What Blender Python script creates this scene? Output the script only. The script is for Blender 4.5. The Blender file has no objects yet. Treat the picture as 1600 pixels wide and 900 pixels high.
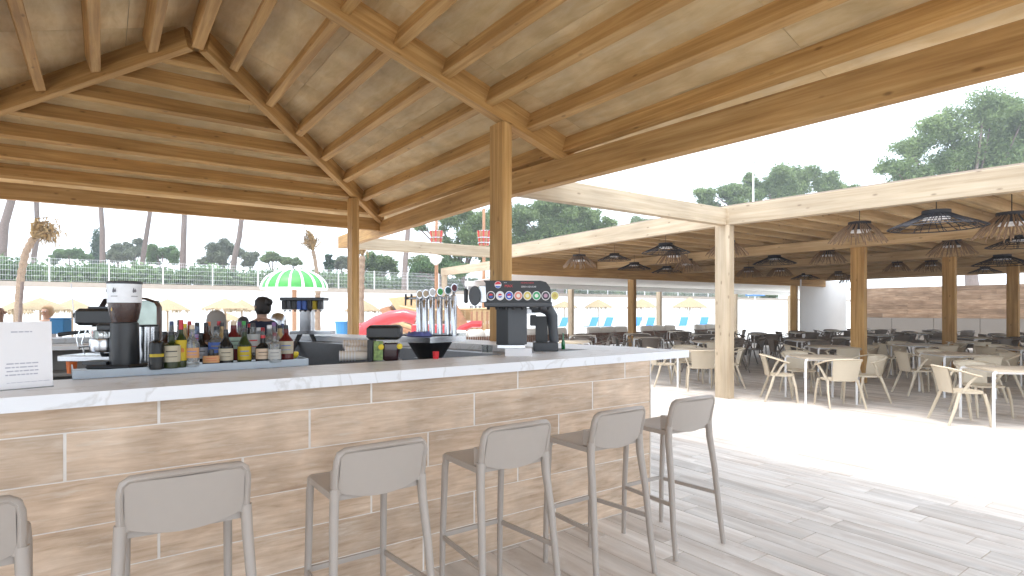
import bpy, math, random
import numpy as np
from mathutils import Vector, Matrix
random.seed(7)
rng = np.random.default_rng(7)
R = math.radians
SC = bpy.context.scene
COL = SC.collection

# ------------------------------------------------------------------ camera, world, sun, exposure
CAMZ, F = 1.53, 895.0
A = R(35.5); CA, SA = math.cos(A), math.sin(A)
cam_d = bpy.data.cameras.new('camera'); cam = bpy.data.objects.new('camera', cam_d); COL.objects.link(cam)
cam.location = (0, 0, CAMZ); cam.rotation_euler = (R(90), 0, -A)
cam_d.sensor_width = 36; cam_d.lens = 36*F/1600; cam_d.shift_y = 35/1600
cam_d.clip_start = 0.05; cam_d.clip_end = 3000
SC.camera = cam
SUN_EL, SUN_AZ = 76.0, 250.0            # azimuth measured clockwise from +Y
w = bpy.data.worlds.new('World'); SC.world = w; w.use_nodes = True
nt = w.node_tree; bg = nt.nodes['Background']
sky = nt.nodes.new('ShaderNodeTexSky'); sky.sky_type = 'NISHITA'; sky.sun_disc = False
sky.sun_elevation = R(SUN_EL); sky.sun_rotation = R(SUN_AZ)
sky.air_density = 1.0; sky.dust_density = 6.0; sky.ozone_density = 1.0
mx = nt.nodes.new('ShaderNodeMix'); mx.data_type = 'RGBA'
mx.inputs[0].default_value = 0.72; mx.inputs[7].default_value = (6.9, 7.8, 8.8, 1)
nt.links.new(sky.outputs[0], mx.inputs[6]); nt.links.new(mx.outputs[2], bg.inputs[0])
bg.inputs[1].default_value = 0.115
sd = bpy.data.lights.new('sun', 'SUN'); so = bpy.data.objects.new('sun', sd); COL.objects.link(so)
sd.energy = 0.7; sd.angle = R(14); sd.color = (1.0, 0.975, 0.94)
az, el = R(SUN_AZ), R(SUN_EL)
sdir = Vector((math.sin(az)*math.cos(el), math.cos(az)*math.cos(el), math.sin(el)))
so.rotation_euler = sdir.to_track_quat('Z', 'Y').to_euler(); so.location = sdir*40
SC.view_settings.view_transform = 'Standard'; SC.view_settings.look = 'None'
SC.view_settings.exposure = 1.9; SC.view_settings.gamma = 1.0
SC.cycles.max_bounces = 10; SC.cycles.diffuse_bounces = 7; SC.cycles.glossy_bounces = 3
SC.cycles.transmission_bounces = 6; SC.cycles.transparent_max_bounces = 8
SC.cycles.caustics_reflective = False; SC.cycles.caustics_refractive = False
SC.cycles.sample_clamp_indirect = 6

def W(px, Y, z=0.0):                    # a point at depth Y metres in front of the camera
    X = (px-800)/F*Y
    return Vector((CA*X+SA*Y, -SA*X+CA*Y, z))
def G(px, py, z=0.0):                   # a point at height z
    return W(px, F*(CAMZ-z)/(py-485), z)
def ZZ(py, Y): return CAMZ+(485-py)*Y/F

# ------------------------------------------------------------------ mesh helpers
class MB:
    def __init__(s): s.v=[]; s.f=[]; s.m=[]
    def add(s, vs, fs, mi=0):
        o=len(s.v); s.v+= [tuple(p) for p in vs]; s.f += [tuple(i+o for i in f) for f in fs]; s.m += [mi]*len(fs); return s
    def box(s, x0,x1,y0,y1,z0,z1, c=0.0, mi=0, M=None):
        if c<=0:
            vs=[(x,y,z) for z in (z0,z1) for y in (y0,y1) for x in (x0,x1)]
            fs=[(0,2,3,1),(4,5,7,6),(0,1,5,4),(2,6,7,3),(0,4,6,2),(1,3,7,5)]
        else:
            vs=[];lay=[(z0,c),(z0+c,0),(z1-c,0),(z1,c)]
            for z,i in lay:
                a0,a1,b0,b1=x0+i,x1-i,y0+i,y1-i
                k=c if i==0 else c*.6
                vs+=[(a0+k,b0,z),(a1-k,b0,z),(a1,b0+k,z),(a1,b1-k,z),(a1-k,b1,z),(a0+k,b1,z),(a0,b1-k,z),(a0,b0+k,z)]
            fs=[tuple(range(7,-1,-1)),tuple(range(24,32))]
            for l in range(3):
                for i in range(8):
                    j=(i+1)%8; fs.append((l*8+i,l*8+j,l*8+8+j,l*8+8+i))
        if M is not None: vs=[M@Vector(p) for p in vs]
        return s.add(vs,fs,mi)
    def sweep(s, pts, rad, n=8, up=None, cap=True, mi=0, ph=0.0):
        pts=[Vector(p) for p in pts]; L=len(pts)
        rad=[(r,r) if not isinstance(r,tuple) else r for r in (rad if isinstance(rad,list) else [rad]*L)]
        vs=[]; pu=None
        for i,p in enumerate(pts):
            t=(pts[min(i+1,L-1)]-pts[max(i-1,0)]).normalized()
            ref=Vector(up) if up else Vector((0,0,1)) if abs(t.z)<.95 else Vector((0,1,0))
            if pu is not None and not up: ref=pu
            a=t.cross(ref)
            if a.length<1e-4: a=t.cross(Vector((1,0,0)))
            a.normalize(); b=a.cross(t).normalized(); pu=b
            rx,ry=rad[i]
            for k in range(n):
                th=2*math.pi*(k+ph)/n; vs.append(p+a*(rx*math.cos(th))+b*(ry*math.sin(th)))
        fs=[]
        for i in range(L-1):
            for k in range(n):
                j=(k+1)%n; fs.append((i*n+k,i*n+j,(i+1)*n+j,(i+1)*n+k))
        if cap: fs.append(tuple(range(n-1,-1,-1))); fs.append(tuple(range((L-1)*n,L*n)))
        return s.add(vs,fs,mi)
    def lathe(s, prof, n=16, c=(0,0,0), mi=0, sx=1, sy=1):
        vs=[];fs=[]
        for r,z in prof:
            for k in range(n):
                th=2*math.pi*k/n; vs.append((c[0]+r*sx*math.cos(th),c[1]+r*sy*math.sin(th),c[2]+z))
        for i in range(len(prof)-1):
            for k in range(n):
                j=(k+1)%n; fs.append((i*n+k,i*n+j,(i+1)*n+j,(i+1)*n+k))
        if prof[0][0]>1e-5: fs.append(tuple(range(n-1,-1,-1)))
        if prof[-1][0]>1e-5: fs.append(tuple(range((len(prof)-1)*n,len(prof)*n)))
        return s.add(vs,fs,mi)
    def prism(s, poly, z0, z1, mi=0):   # poly ccw; z0/z1 number or function
        a=z0 if callable(z0) else (lambda x,y:z0); b=z1 if callable(z1) else (lambda x,y:z1)
        n=len(poly); vs=[(x,y,a(x,y)) for x,y in poly]+[(x,y,b(x,y)) for x,y in poly]
        fs=[tuple(range(n-1,-1,-1)),tuple(range(n,2*n))]+[(i,(i+1)%n,n+(i+1)%n,n+i) for i in range(n)]
        return s.add(vs,fs,mi)
    def mesh(s, name, smooth=None):
        me=bpy.data.meshes.new(name); me.from_pydata(s.v,[],s.f); me.update()
        if any(s.m): me.polygons.foreach_set('material_index', s.m)
        if smooth:
            me.polygons.foreach_set('use_smooth',[True]*len(s.f)); me.set_sharp_from_angle(angle=R(smooth))
        return me
def obj(name, mb, mat, parent=None, smooth=None, loc=None, M=None, kind=None, label=None):
    me = mb.mesh(name, smooth) if isinstance(mb, MB) else mb
    o=bpy.data.objects.new(name, me); COL.objects.link(o)
    if mat is not None and len(me.materials)==0:
        for m_ in (mat if isinstance(mat,(list,tuple)) else [mat]): me.materials.append(m_)
    if parent: o.parent=parent
    if loc is not None: o.location=loc
    if M is not None: o.matrix_local=M
    if kind: o['kind']=kind
    if label: o['label']=label
    return o
def tag(o, label, cat, group=None):
    o['label']=label; o['category']=cat
    if group: o['group']=group
    return o
def thing(name, label, cat, loc=(0,0,0), rz=0, group=None):
    o=bpy.data.objects.new(name,None); COL.objects.link(o); o.location=loc; o.rotation_euler=(0,0,rz)
    o.empty_display_size=.1
    return tag(o,label,cat,group)
def kids(o): return KID.get(o.name, [])
def dup(root, loc, rz=0, label=None, scale=None, group=None):
    c=root.copy(); COL.objects.link(c); c.location=loc; c.rotation_euler=(0,0,rz)
    if label: c['label']=label
    if group: c['group']=group
    if scale: c.scale=scale if isinstance(scale,tuple) else (scale,)*3
    for ch in root.children:
        d=ch.copy(); COL.objects.link(d); d.parent=c
        for g in ch.children:
            e=g.copy(); COL.objects.link(e); e.parent=d
    return c
def clip(poly, a, b, c):                # keep a*x+b*y<=c
    out=[]
    for i in range(len(poly)):
        p,q=poly[i],poly[(i+1)%len(poly)]
        dp,dq=a*p[0]+b*p[1]-c, a*q[0]+b*q[1]-c
        if dp<=0: out.append(p)
        if dp*dq<0:
            t=dp/(dp-dq); out.append((p[0]+t*(q[0]-p[0]),p[1]+t*(q[1]-p[1])))
    return out
def frame(p0,p1,up=(0,0,1)):
    p0,p1=Vector(p0),Vector(p1); x=(p1-p0).normalized(); y=Vector(up).cross(x).normalized(); z=x.cross(y)
    return Matrix(((x.x,y.x,z.x,p0.x),(x.y,y.y,z.y,p0.y),(x.z,y.z,z.z,p0.z),(0,0,0,1)))
def beam(name, p0, p1, wd, h, mat, parent, up=(0,0,1), c=.006, side=0, label=None):
    """timber from p0 to p1 (p = bottom line); width wd centred (side 0), else to that side; height h up"""
    L=(Vector(p1)-Vector(p0)).length; y0,y1=(-wd/2,wd/2) if side==0 else ((0,wd) if side>0 else (-wd,0))
    m=MB()
    prof=[(y0+c,0),(y1-c,0),(y1,c),(y1,h-c),(y1-c,h),(y0+c,h),(y0,h-c),(y0,c)]
    vs=[(x,a,b) for x in (0,L) for a,b in prof]
    fs=[tuple(range(7,-1,-1)),tuple(range(8,16))]+[(i,(i+1)%8,8+(i+1)%8,8+i) for i in range(8)]
    m.add(vs,fs)
    return obj(name,m,mat,parent,M=frame(p0,p1,up),label=label)
def text(name, s, size, M, mat, parent, depth=.0004, align='CENTER', sx=1.0):
    cu=bpy.data.curves.new(name,'FONT'); cu.body=s; cu.size=size; cu.extrude=depth; cu.align_x=align; cu.align_y='CENTER'
    cu.resolution_u=2
    o0=bpy.data.objects.new('t',cu); COL.objects.link(o0)
    me=bpy.data.meshes.new_from_object(o0.evaluated_get(bpy.context.evaluated_depsgraph_get())); bpy.data.objects.remove(o0)
    me.materials.clear(); me.materials.append(mat)
    o=bpy.data.objects.new(name,me); COL.objects.link(o); o.parent=parent
    o.matrix_local=M@Matrix.Diagonal((sx,1,1,1)); return o

# ------------------------------------------------------------------ materials
def newmat(name):
    m=bpy.data.materials.new(name); m.use_nodes=True; n=m.node_tree; b=n.nodes['Principled BSDF']; return m,n,b
def N(n,t,**k):
    x=n.nodes.new(t)
    for a,v in k.items(): setattr(x,a,v)
    return x
def plain(name, col, rough=.5, metal=0, spec=.5, trans=0, coat=0, emis=None, var=0.04, scale=30, bump=0, bscale=200, alpha=1):
    m,n,b=newmat(name)
    b.inputs['Roughness'].default_value=rough; b.inputs['Metallic'].default_value=metal
    b.inputs['Specular IOR Level'].default_value=spec; b.inputs['Transmission Weight'].default_value=trans
    b.inputs['Coat Weight'].default_value=coat; b.inputs['Alpha'].default_value=alpha
    tc=N(n,'ShaderNodeTexCoord'); no=N(n,'ShaderNodeTexNoise'); no.inputs['Scale'].default_value=scale; no.inputs['Detail'].default_value=3
    n.links.new(tc.outputs['Object'],no.inputs['Vector'])
    hv=N(n,'ShaderNodeHueSaturation'); hv.inputs['Color'].default_value=(*col,1)
    mr=N(n,'ShaderNodeMapRange'); mr.inputs[3].default_value=1-var*2; mr.inputs[4].default_value=1+var*2
    n.links.new(no.outputs[0],mr.inputs[0]); n.links.new(mr.outputs[0],hv.inputs['Value']); n.links.new(hv.outputs[0],b.inputs['Base Color'])
    if bump:
        n2=N(n,'ShaderNodeTexNoise'); n2.inputs['Scale'].default_value=bscale; n.links.new(tc.outputs['Object'],n2.inputs['Vector'])
        bp=N(n,'ShaderNodeBump'); bp.inputs['Strength'].default_value=bump; bp.inputs['Distance'].default_value=.005
        n.links.new(n2.outputs[0],bp.inputs['Height']); n.links.new(bp.outputs[0],b.inputs['Normal'])
    return m
def grain(name, cols, sc=(1.2,26,26), rough=.6, rnd=.12, knots=True, axis_scale=1, bump=.25, island=False, spots=None, contrast=(.3,.7)):
    """stretched grain along local X, per-object tone, knots"""
    m,n,b=newmat(name); b.inputs['Roughness'].default_value=rough; b.inputs['Specular IOR Level'].default_value=.3
    tc=N(n,'ShaderNodeTexCoord'); oi=N(n,'ShaderNodeObjectInfo')
    if island:
        ge=N(n,'ShaderNodeNewGeometry'); rnd_out=ge.outputs['Random Per Island']
    else: rnd_out=oi.outputs['Random']
    sh=N(n,'ShaderNodeVectorMath',operation='ADD'); ml=N(n,'ShaderNodeMath',operation='MULTIPLY'); ml.inputs[1].default_value=43.0
    n.links.new(rnd_out,ml.inputs[0]); cx=N(n,'ShaderNodeCombineXYZ')
    for i in range(3): n.links.new(ml.outputs[0],cx.inputs[i])
    n.links.new(tc.outputs['Object'],sh.inputs[0]); n.links.new(cx.outputs[0],sh.inputs[1])
    mp=N(n,'ShaderNodeMapping'); mp.inputs['Scale'].default_value=sc; n.links.new(sh.outputs[0],mp.inputs['Vector'])
    no=N(n,'ShaderNodeTexNoise'); no.inputs['Scale'].default_value=1; no.inputs['Detail'].default_value=6; no.inputs['Roughness'].default_value=.62; no.inputs['Distortion'].default_value=.5
    n.links.new(mp.outputs[0],no.inputs['Vector'])
    cr=N(n,'ShaderNodeValToRGB'); e=cr.color_ramp.elements; e[0].position=contrast[0]; e[1].position=contrast[1]
    e[0].color=(*cols[0],1); e[1].color=(*cols[-1],1)
    for i,c in enumerate(cols[1:-1]):
        x=cr.color_ramp.elements.new(contrast[0]+(contrast[1]-contrast[0])*(i+1)/(len(cols)-1)); x.color=(*c,1)
    n.links.new(no.outputs[0],cr.inputs[0]); out=cr.outputs[0]
    # broad stains
    n3=N(n,'ShaderNodeTexNoise'); n3.inputs['Scale'].default_value=1; n3.inputs['Detail'].default_value=3
    m3=N(n,'ShaderNodeMapping'); m3.inputs['Scale'].default_value=(sc[0]*1.1,sc[1]*.16,sc[2]*.16); n.links.new(sh.outputs[0],m3.inputs['Vector']); n.links.new(m3.outputs[0],n3.inputs['Vector'])
    hs=N(n,'ShaderNodeHueSaturation'); mr=N(n,'ShaderNodeMapRange'); mr.inputs[1].default_value=.3; mr.inputs[2].default_value=.7; mr.inputs[3].default_value=.84; mr.inputs[4].default_value=1.14
    n.links.new(n3.outputs[0],mr.inputs[0])
    mr2=N(n,'ShaderNodeMapRange'); mr2.inputs[3].default_value=1-rnd; mr2.inputs[4].default_value=1+rnd; n.links.new(rnd_out,mr2.inputs[0])
    mm=N(n,'ShaderNodeMath',operation='MULTIPLY'); n.links.new(mr.outputs[0],mm.inputs[0]); n.links.new(mr2.outputs[0],mm.inputs[1])
    n.links.new(out,hs.inputs['Color']); n.links.new(mm.outputs[0],hs.inputs['Value']); out=hs.outputs[0]
    if knots:
        vo=N(n,'ShaderNodeTexVoronoi'); vo.inputs['Scale'].default_value=1
        mv=N(n,'ShaderNodeMapping'); mv.inputs['Scale'].default_value=(3.2,7.5,7.5); n.links.new(sh.outputs[0],mv.inputs['Vector']); n.links.new(mv.outputs[0],vo.inputs['Vector'])
        k=N(n,'ShaderNodeMapRange'); k.inputs[1].default_value=.05; k.inputs[2].default_value=.14; k.inputs[3].default_value=.62; k.inputs[4].default_value=0; n.links.new(vo.outputs['Distance'],k.inputs[0])
        mk=N(n,'ShaderNodeMix',data_type='RGBA'); mk.inputs[7].default_value=(cols[0][0]*.35,cols[0][1]*.3,cols[0][2]*.28,1)
        n.links.new(k.outputs[0],mk.inputs[0]); n.links.new(out,mk.inputs[6]); out=mk.outputs[2]
    if spots:
        ns=N(n,'ShaderNodeTexNoise'); ns.inputs['Scale'].default_value=1; ns.inputs['Detail'].default_value=5; ns.inputs['Roughness'].default_value=.7
        msn=N(n,'ShaderNodeMapping'); msn.inputs['Scale'].default_value=spots[0]; n.links.new(sh.outputs[0],msn.inputs['Vector']); n.links.new(msn.outputs[0],ns.inputs['Vector'])
        kr=N(n,'ShaderNodeMapRange'); kr.inputs[1].default_value=spots[1]; kr.inputs[2].default_value=spots[1]+.14; kr.inputs[4].default_value=spots[3]; n.links.new(ns.outputs[0],kr.inputs[0])
        mk=N(n,'ShaderNodeMix',data_type='RGBA'); mk.inputs[7].default_value=(*spots[2],1)
        n.links.new(kr.outputs[0],mk.inputs[0]); n.links.new(out,mk.inputs[6]); out=mk.outputs[2]
    n.links.new(out,b.inputs['Base Color'])
    if bump:
        bp=N(n,'ShaderNodeBump'); bp.inputs['Strength'].default_value=bump; bp.inputs['Distance'].default_value=.003
        n.links.new(no.outputs[0],bp.inputs['Height']); n.links.new(bp.outputs[0],b.inputs['Normal'])
    return m
WOOD=grain('timber',[(.31,.165,.053),(.44,.255,.09),(.56,.36,.15)],sc=(.9,22,22),rnd=.10)
WOODP=grain('pale_timber',[(.40,.31,.205),(.48,.385,.27),(.54,.445,.325)],sc=(.9,22,22),rnd=.07)
WOODM=grain('mid_timber',[(.40,.26,.125),(.50,.35,.19),(.60,.45,.27)],sc=(.9,22,22),rnd=.08)
PLY=grain('plywood',[(.57,.415,.21),(.66,.51,.285),(.72,.59,.38)],sc=(2.2,9,9),rnd=.05,knots=False,bump=.1,spots=((5,14,14),.64,(.44,.30,.18),.22))
CLAD=grain('cladding_tile',[(.38,.265,.18),(.54,.40,.285),(.62,.48,.36),(.71,.59,.475)],contrast=(.22,.76),sc=(4.5,40,40),rnd=.11,knots=False,rough=.45,bump=.15,spots=((4,12,30),.58,(.70,.62,.53),.7))
FLOOR=grain('floor_tile',[(.50,.43,.375),(.61,.56,.51),(.70,.665,.625)],sc=(9,1.3,9),rnd=.10,knots=False,rough=.5,bump=.1,spots=((3,3,3),.56,(.74,.71,.68),.55))
FLOORI=grain('floor_tile_far',[(.50,.43,.375),(.61,.56,.51),(.70,.665,.625)],sc=(9,1.3,9),rnd=.10,knots=False,rough=.5,bump=.1,island=True,spots=((3,3,3),.56,(.74,.71,.68),.55))
WALLT=grain('wall_tile',[(.22,.145,.095),(.34,.23,.155),(.47,.345,.245)],sc=(2.0,12,9),rnd=.25,knots=False,rough=.5,bump=.1)
GROUT=plain('grout',(.78,.74,.69),.9,var=.05)
GROUTF=plain('floor_grout',(.42,.33,.25),.9,var=.08,scale=3)
GROUND=plain('pale_concrete',(.72,.70,.66),.9,var=.05,scale=.8)
SOIL=plain('dry_soil',(.34,.27,.19),.95,var=.15,scale=1.5)
WHITE=plain('white_render',(.80,.80,.79),.85,var=.02,scale=2)
COPING=plain('sandy_coping',(.36,.30,.245),.9,var=.06,scale=4)
TAUPE=plain('taupe_plastic',(.40,.355,.315),.42,var=.015,bump=.06,bscale=500)
BEIGE=plain('beige_plastic',(.55,.475,.36),.5,var=.015)
TTOP=plain('beige_tabletop',(.54,.455,.35),.45,var=.03,scale=12)
WMET=plain('white_metal',(.80,.80,.80),.35,var=.01)
STEEL=plain('brushed_steel',(.55,.56,.58),.26,metal=1,var=.05,scale=8)
CHROME=plain('chrome',(.72,.73,.74),.1,metal=1,var=.02)
DSTEEL=plain('dark_steel',(.20,.20,.205),.35,metal=.8,var=.06)
BLACK=plain('black_plastic',(.017,.018,.02),.38,var=.05,bump=.05)
GRAPH=plain('graphite_plastic',(.055,.06,.068),.4,var=.04)
BWICK=plain('black_wicker',(.022,.022,.028),.6,var=.1)
STICK=plain('natural_stick',(.25,.165,.10),.8,var=.35,scale=60)
ROPE=plain('black_cable',(.02,.02,.02),.7)
CUSH=plain('cream_cushion',(.74,.71,.66),.9,var=.04,scale=6,bump=.3,bscale=20)
SLAT=plain('brown_slat',(.17,.085,.05),.6,var=.1)
STRAW=plain('straw_thatch',(.35,.27,.165),.95,var=.2,scale=25,bump=.8,bscale=60)
POLEW=plain('pole_wood',(.36,.26,.17),.8,var=.1)
BLUE=plain('blue_sling',(.045,.22,.46),.7,var=.05)
REDP=plain('red_glassfibre',(.62,.045,.05),.3,var=.03,coat=.3)
SHIPW=plain('ship_wood',(.42,.22,.12),.7,var=.15,scale=10)
SHIPL=plain('ship_trim',(.58,.42,.22),.7,var=.1,scale=10)
BARK=plain('pine_bark',(.20,.155,.135),.95,var=.25,scale=14,bump=1,bscale=25)
PALMB=plain('palm_bark',(.27,.19,.13),.95,var=.3,scale=30,bump=1,bscale=50)
CANVAS=plain('white_canvas',(.74,.73,.71),.9,var=.02,scale=3)
GREYP=plain('grey_render',(.30,.275,.25),.85,var=.03,scale=2)
SKIN=plain('skin',(.46,.28,.2),.5,var=.03)
HAIRD=plain('dark_hair',(.02,.014,.012),.6,var=.2,scale=80)
NAVY=plain('navy_cotton',(.012,.016,.04),.9,var=.1)
REDM=plain('red_plastic',(.62,.02,.03),.4); ORANGE=plain('orange_plastic',(.70,.16,.03),.4)
GREENG=plain('green_glass',(.01,.16,.045),.12,coat=.5); YEL=plain('yellow_print',(.75,.58,.03),.5)
PAPER=plain('paper',(.80,.80,.82),.6,var=.01); INK=plain('grey_ink',(.16,.16,.18),.7)
def marble():
    m,n,b=newmat('white_marble'); b.inputs['Roughness'].default_value=.38; b.inputs['Specular IOR Level'].default_value=.22
    tc=N(n,'ShaderNodeTexCoord'); no=N(n,'ShaderNodeTexNoise'); no.inputs['Scale'].default_value=1.7; no.inputs['Detail'].default_value=8; no.inputs['Distortion'].default_value=1.6
    n.links.new(tc.outputs['Object'],no.inputs['Vector'])
    cr=N(n,'ShaderNodeValToRGB'); E=cr.color_ramp.elements
    E[0].position=0; E[0].color=(.78,.80,.83,1); E[1].position=1; E[1].color=(.78,.80,.83,1)
    for p,c in ((.480,(.78,.80,.83)),(.499,(.68,.69,.70)),(.503,(.68,.69,.70)),(.52,(.80,.82,.85))):
        x=E.new(p); x.color=(*c,1)
    n.links.new(no.outputs[0],cr.inputs[0]); n.links.new(cr.outputs[0],b.inputs['Base Color']); return m
MARBLE=marble()
def leafmat(name,c0,c1,tr=.25):
    m,n,b=newmat(name); b.inputs['Roughness'].default_value=.6; b.inputs['Specular IOR Level'].default_value=.25
    ge=N(n,'ShaderNodeNewGeometry'); cr=N(n,'ShaderNodeValToRGB'); cr.color_ramp.elements[0].color=(*c0,1); cr.color_ramp.elements[1].color=(*c1,1)
    tc=N(n,'ShaderNodeTexCoord'); no=N(n,'ShaderNodeTexNoise'); no.inputs['Scale'].default_value=.5; n.links.new(tc.outputs['Object'],no.inputs['Vector'])
    mm=N(n,'ShaderNodeMath',operation='MULTIPLY_ADD'); mm.inputs[1].default_value=.55; n.links.new(ge.outputs['Random Per Island'],mm.inputs[0])
    mr=N(n,'ShaderNodeMapRange'); mr.inputs[1].default_value=.35; mr.inputs[2].default_value=.65; mr.inputs[4].default_value=.45; n.links.new(no.outputs[0],mr.inputs[0]); n.links.new(mr.outputs[0],mm.inputs[2])
    n.links.new(mm.outputs[0],cr.inputs[0]); n.links.new(cr.outputs[0],b.inputs['Base Color'])
    tl=N(n,'ShaderNodeBsdfTranslucent'); n.links.new(cr.outputs[0],tl.inputs[0]); ms=N(n,'ShaderNodeMixShader'); ms.inputs[0].default_value=tr
    n.links.new(b.outputs[0],ms.inputs[1]); n.links.new(tl.outputs[0],ms.inputs[2]); n.links.new(ms.outputs[0],n.nodes['Material Output'].inputs[0]); return m
PINE=leafmat('pine_needles',(.09,.145,.055),(.28,.36,.15),.45); BUSH=leafmat('bush_leaves',(.08,.15,.06),(.21,.31,.13),.35)
OLIVE=leafmat('olive_leaves',(.09,.11,.07),(.22,.25,.16)); CYP=leafmat('cypress_leaves',(.02,.055,.025),(.05,.11,.045)); DEADF=leafmat('dry_fronds',(.22,.13,.05),(.45,.31,.14))

# ------------------------------------------------------------------ ground and terrace
g=MB(); g.add([(-900,-900,-.05),(900,-900,-.05),(900,37.7,-.05),(-900,37.7,-.05)],[(0,1,2,3)])
o=obj('ground',g,GROUND); o['kind']='structure'
g=MB(); g.add([(-900,37.9,2.98),(900,37.9,2.98),(1500,1600,2.98),(-1500,1600,2.98)],[(0,1,2,3)])
o=obj('upper_ground',g,SOIL); o['kind']='structure'
terr=obj('terrace_floor',MB().box(-8,30,-9,19.2,-.045,-.004),GROUTF); terr['kind']='structure'
def vis(u,v,mg=60):
    X=CA*u-SA*v; Y=SA*u+CA*v
    if Y<.6: return None
    px=800+F*X/Y; py=485+F*CAMZ/Y
    if px<-mg or px>1600+mg or py>900+mg*1.3: return None
    return px,py,Y
tm=MB().box(0,.1965,0,.996,-.012,0,c=.0025).mesh('tile')
tm.materials.append(FLOOR)
tiles=[]; far=MB()
rest=[]; cut=[]
for i in range(-38,150):
    u0=i*.2; off=random.choice((0,.33,.5,.67,.2,.8))
    for j in range(-9,18):
        v0=j*1.0+off; q=vis(u0+.1,v0+.5,150)
        if u0+.1<3.45 and v0>3.03: continue
        if u0<3.4 and v0>3.02: continue
        if u0<3.4 and v0+.996>3.034: cut.append((u0,v0)); continue
        if q is None or q[2]>15: rest.append((u0,v0))
        else: tiles.append((q[2],u0,v0))
tiles.sort()
for k,(d,u0,v0) in enumerate(tiles):
    if k<262:
        o=bpy.data.objects.new('tile',tm); COL.objects.link(o); o.parent=terr; o.location=(u0,v0,random.uniform(-.0012,.0012))
    else: rest.append((u0,v0))
for u0,v0 in cut: obj('tile',MB().box(0,.1965,0,3.034-v0,-.012,0,c=.0025),FLOOR,terr,loc=(u0,v0,0)) if (vis(u0,3.0) or vis(u0,v0)) else far.box(u0,u0+.197,v0,3.034,-.012,0)
for u0,v0 in rest: far.box(u0,u0+.197,v0,v0+.996,-.012,random.uniform(-.0012,.0012))
obj('tile_field',far,FLOORI,terr,kind='stuff')

# ------------------------------------------------------------------ bar pavilion
S=.325; UR=.84; NRM=math.sqrt(1+S*S)
def zr(u): return 3.30+S*(4.3-u)
def zl(u): return zr(2*UR-u)
def zb(v): return 3.30+S*(10.54-v)
pav=thing('bar_pavilion','big timber pavilion with hipped plywood ceiling and exposed purlins over the bar','pavilion')
NR=Vector((S,0,1)).normalized(); NL=Vector((-S,0,1)).normalized(); NB=Vector((0,S,1)).normalized()
TOP=.243
def plane_pt(side,a,b,off):             # a = u or v on the slope; off = normal offset
    if side=='R': return Vector((a,b,zr(a)))+NR*off
    if side=='L': return Vector((a,b,zl(a)))+NL*off
    return Vector((b,a,zb(a)))+NB*off
VN=-2.4  # unseen roof end behind the camera, cut short to let sky light in
for k,u in enumerate([1.16,1.66,2.16,2.66,3.17,3.69,4.20]):
    uu=u*1.016; ve=uu+6.24-.06
    beam('purlin',plane_pt('R',uu,VN,.045),plane_pt('R',uu,ve,.045),.095,.187,WOOD,pav,up=NR,side=-1)
    ul=2*UR-uu
    beam('purlin',plane_pt('L',ul,VN,.045),plane_pt('L',ul,ve,.045),.095,.187,WOOD,pav,up=NL,side=1)
for v in [7.40,7.834,8.324,8.84,9.353,9.86,10.353]:
    vv=v*1.006; h=vv-6.24
    beam('purlin',plane_pt('B',vv,2*UR-h+.06,.045),plane_pt('B',vv,h-.06,.045),.095,.187,WOOD,pav,up=NB,side=1)
# ridge and hips
zR=zr(UR+.07)
beam('ridge_beam',(UR,VN,zR),(UR,7.12,zR),.115,.24,WOOD,pav)
beam('hip_rafter',(UR+.06,7.16,zr(UR+.06)-.01),(4.46,10.70,zr(4.46)-.01),.10,.262,WOOD,pav)
beam('hip_rafter',(UR-.06,7.16,zr(UR+.06)-.01),(2*UR-4.46,10.70,zr(4.46)-.01),.10,.262,WOOD,pav)
for v in (5.01,.2):
    beam('principal_rafter',(UR+.05,v,zr(UR+.05)-.02),(4.42,v,zr(4.42)-.02),.13,.27,WOOD,pav,side=1)
    beam('principal_rafter',(UR-.05,v+.13,zr(UR+.05)-.02),(2*UR-4.42,v+.13,zr(4.42)-.02),.13,.27,WOOD,pav,side=1)
# ceiling boards
def ceil(side,rect,halfs):
    a0,a1,b0,b1=rect; n=0
    da,db=(1.16,2.44) if side in 'RL' else (2.44,1.16)
    x=a0
    while x<a1-.01:
        y=b0
        while y<b1-.01:
            p=[(x+.002,y+.002),(min(x+da,a1)-.002,y+.002),(min(x+da,a1)-.002,min(y+db,b1)-.002),(x+.002,min(y+db,b1)-.002)]
            for h in halfs: p=clip(p,*h)
            if len(p)>=3:
                cx=sum(q[0] for q in p)/len(p); cy=sum(q[1] for q in p)/len(p)
                zf=zr if side=='R' else zl
                f=(lambda X,Y:zf(X)+TOP) if side in 'RL' else (lambda X,Y:zb(Y)+TOP)
                z0=f(cx,cy)
                q=[(a-cx,b-cy) for a,b in p]
                if side in 'RL': q=[(b,-a) for a,b in q]; M=Matrix.Translation((cx,cy,z0))@Matrix.Rotation(R(90),4,'Z'); ff=lambda X,Y:f(cx-Y,cy+X)-z0
                else: M=Matrix.Translation((cx,cy,z0)); ff=lambda X,Y:f(cx+X,cy+Y)-z0
                obj('ceiling_panel',MB().prism(q,ff,lambda X,Y:ff(X,Y)+.018),PLY,pav,M=M)
            y+=db
        x+=da
ceil('R',(UR,4.96,VN-.2,11.3),[(-1,1,6.24)])
ceil('L',(2*UR-4.96,UR,VN-.2,11.3),[(1,1,6.24+2*UR)])
ceil('B',(2*UR-4.96,4.96,7.08,11.2),[(1,-1,-6.24),(-1,-1,-6.24-2*UR)])
ro=MB()
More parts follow.
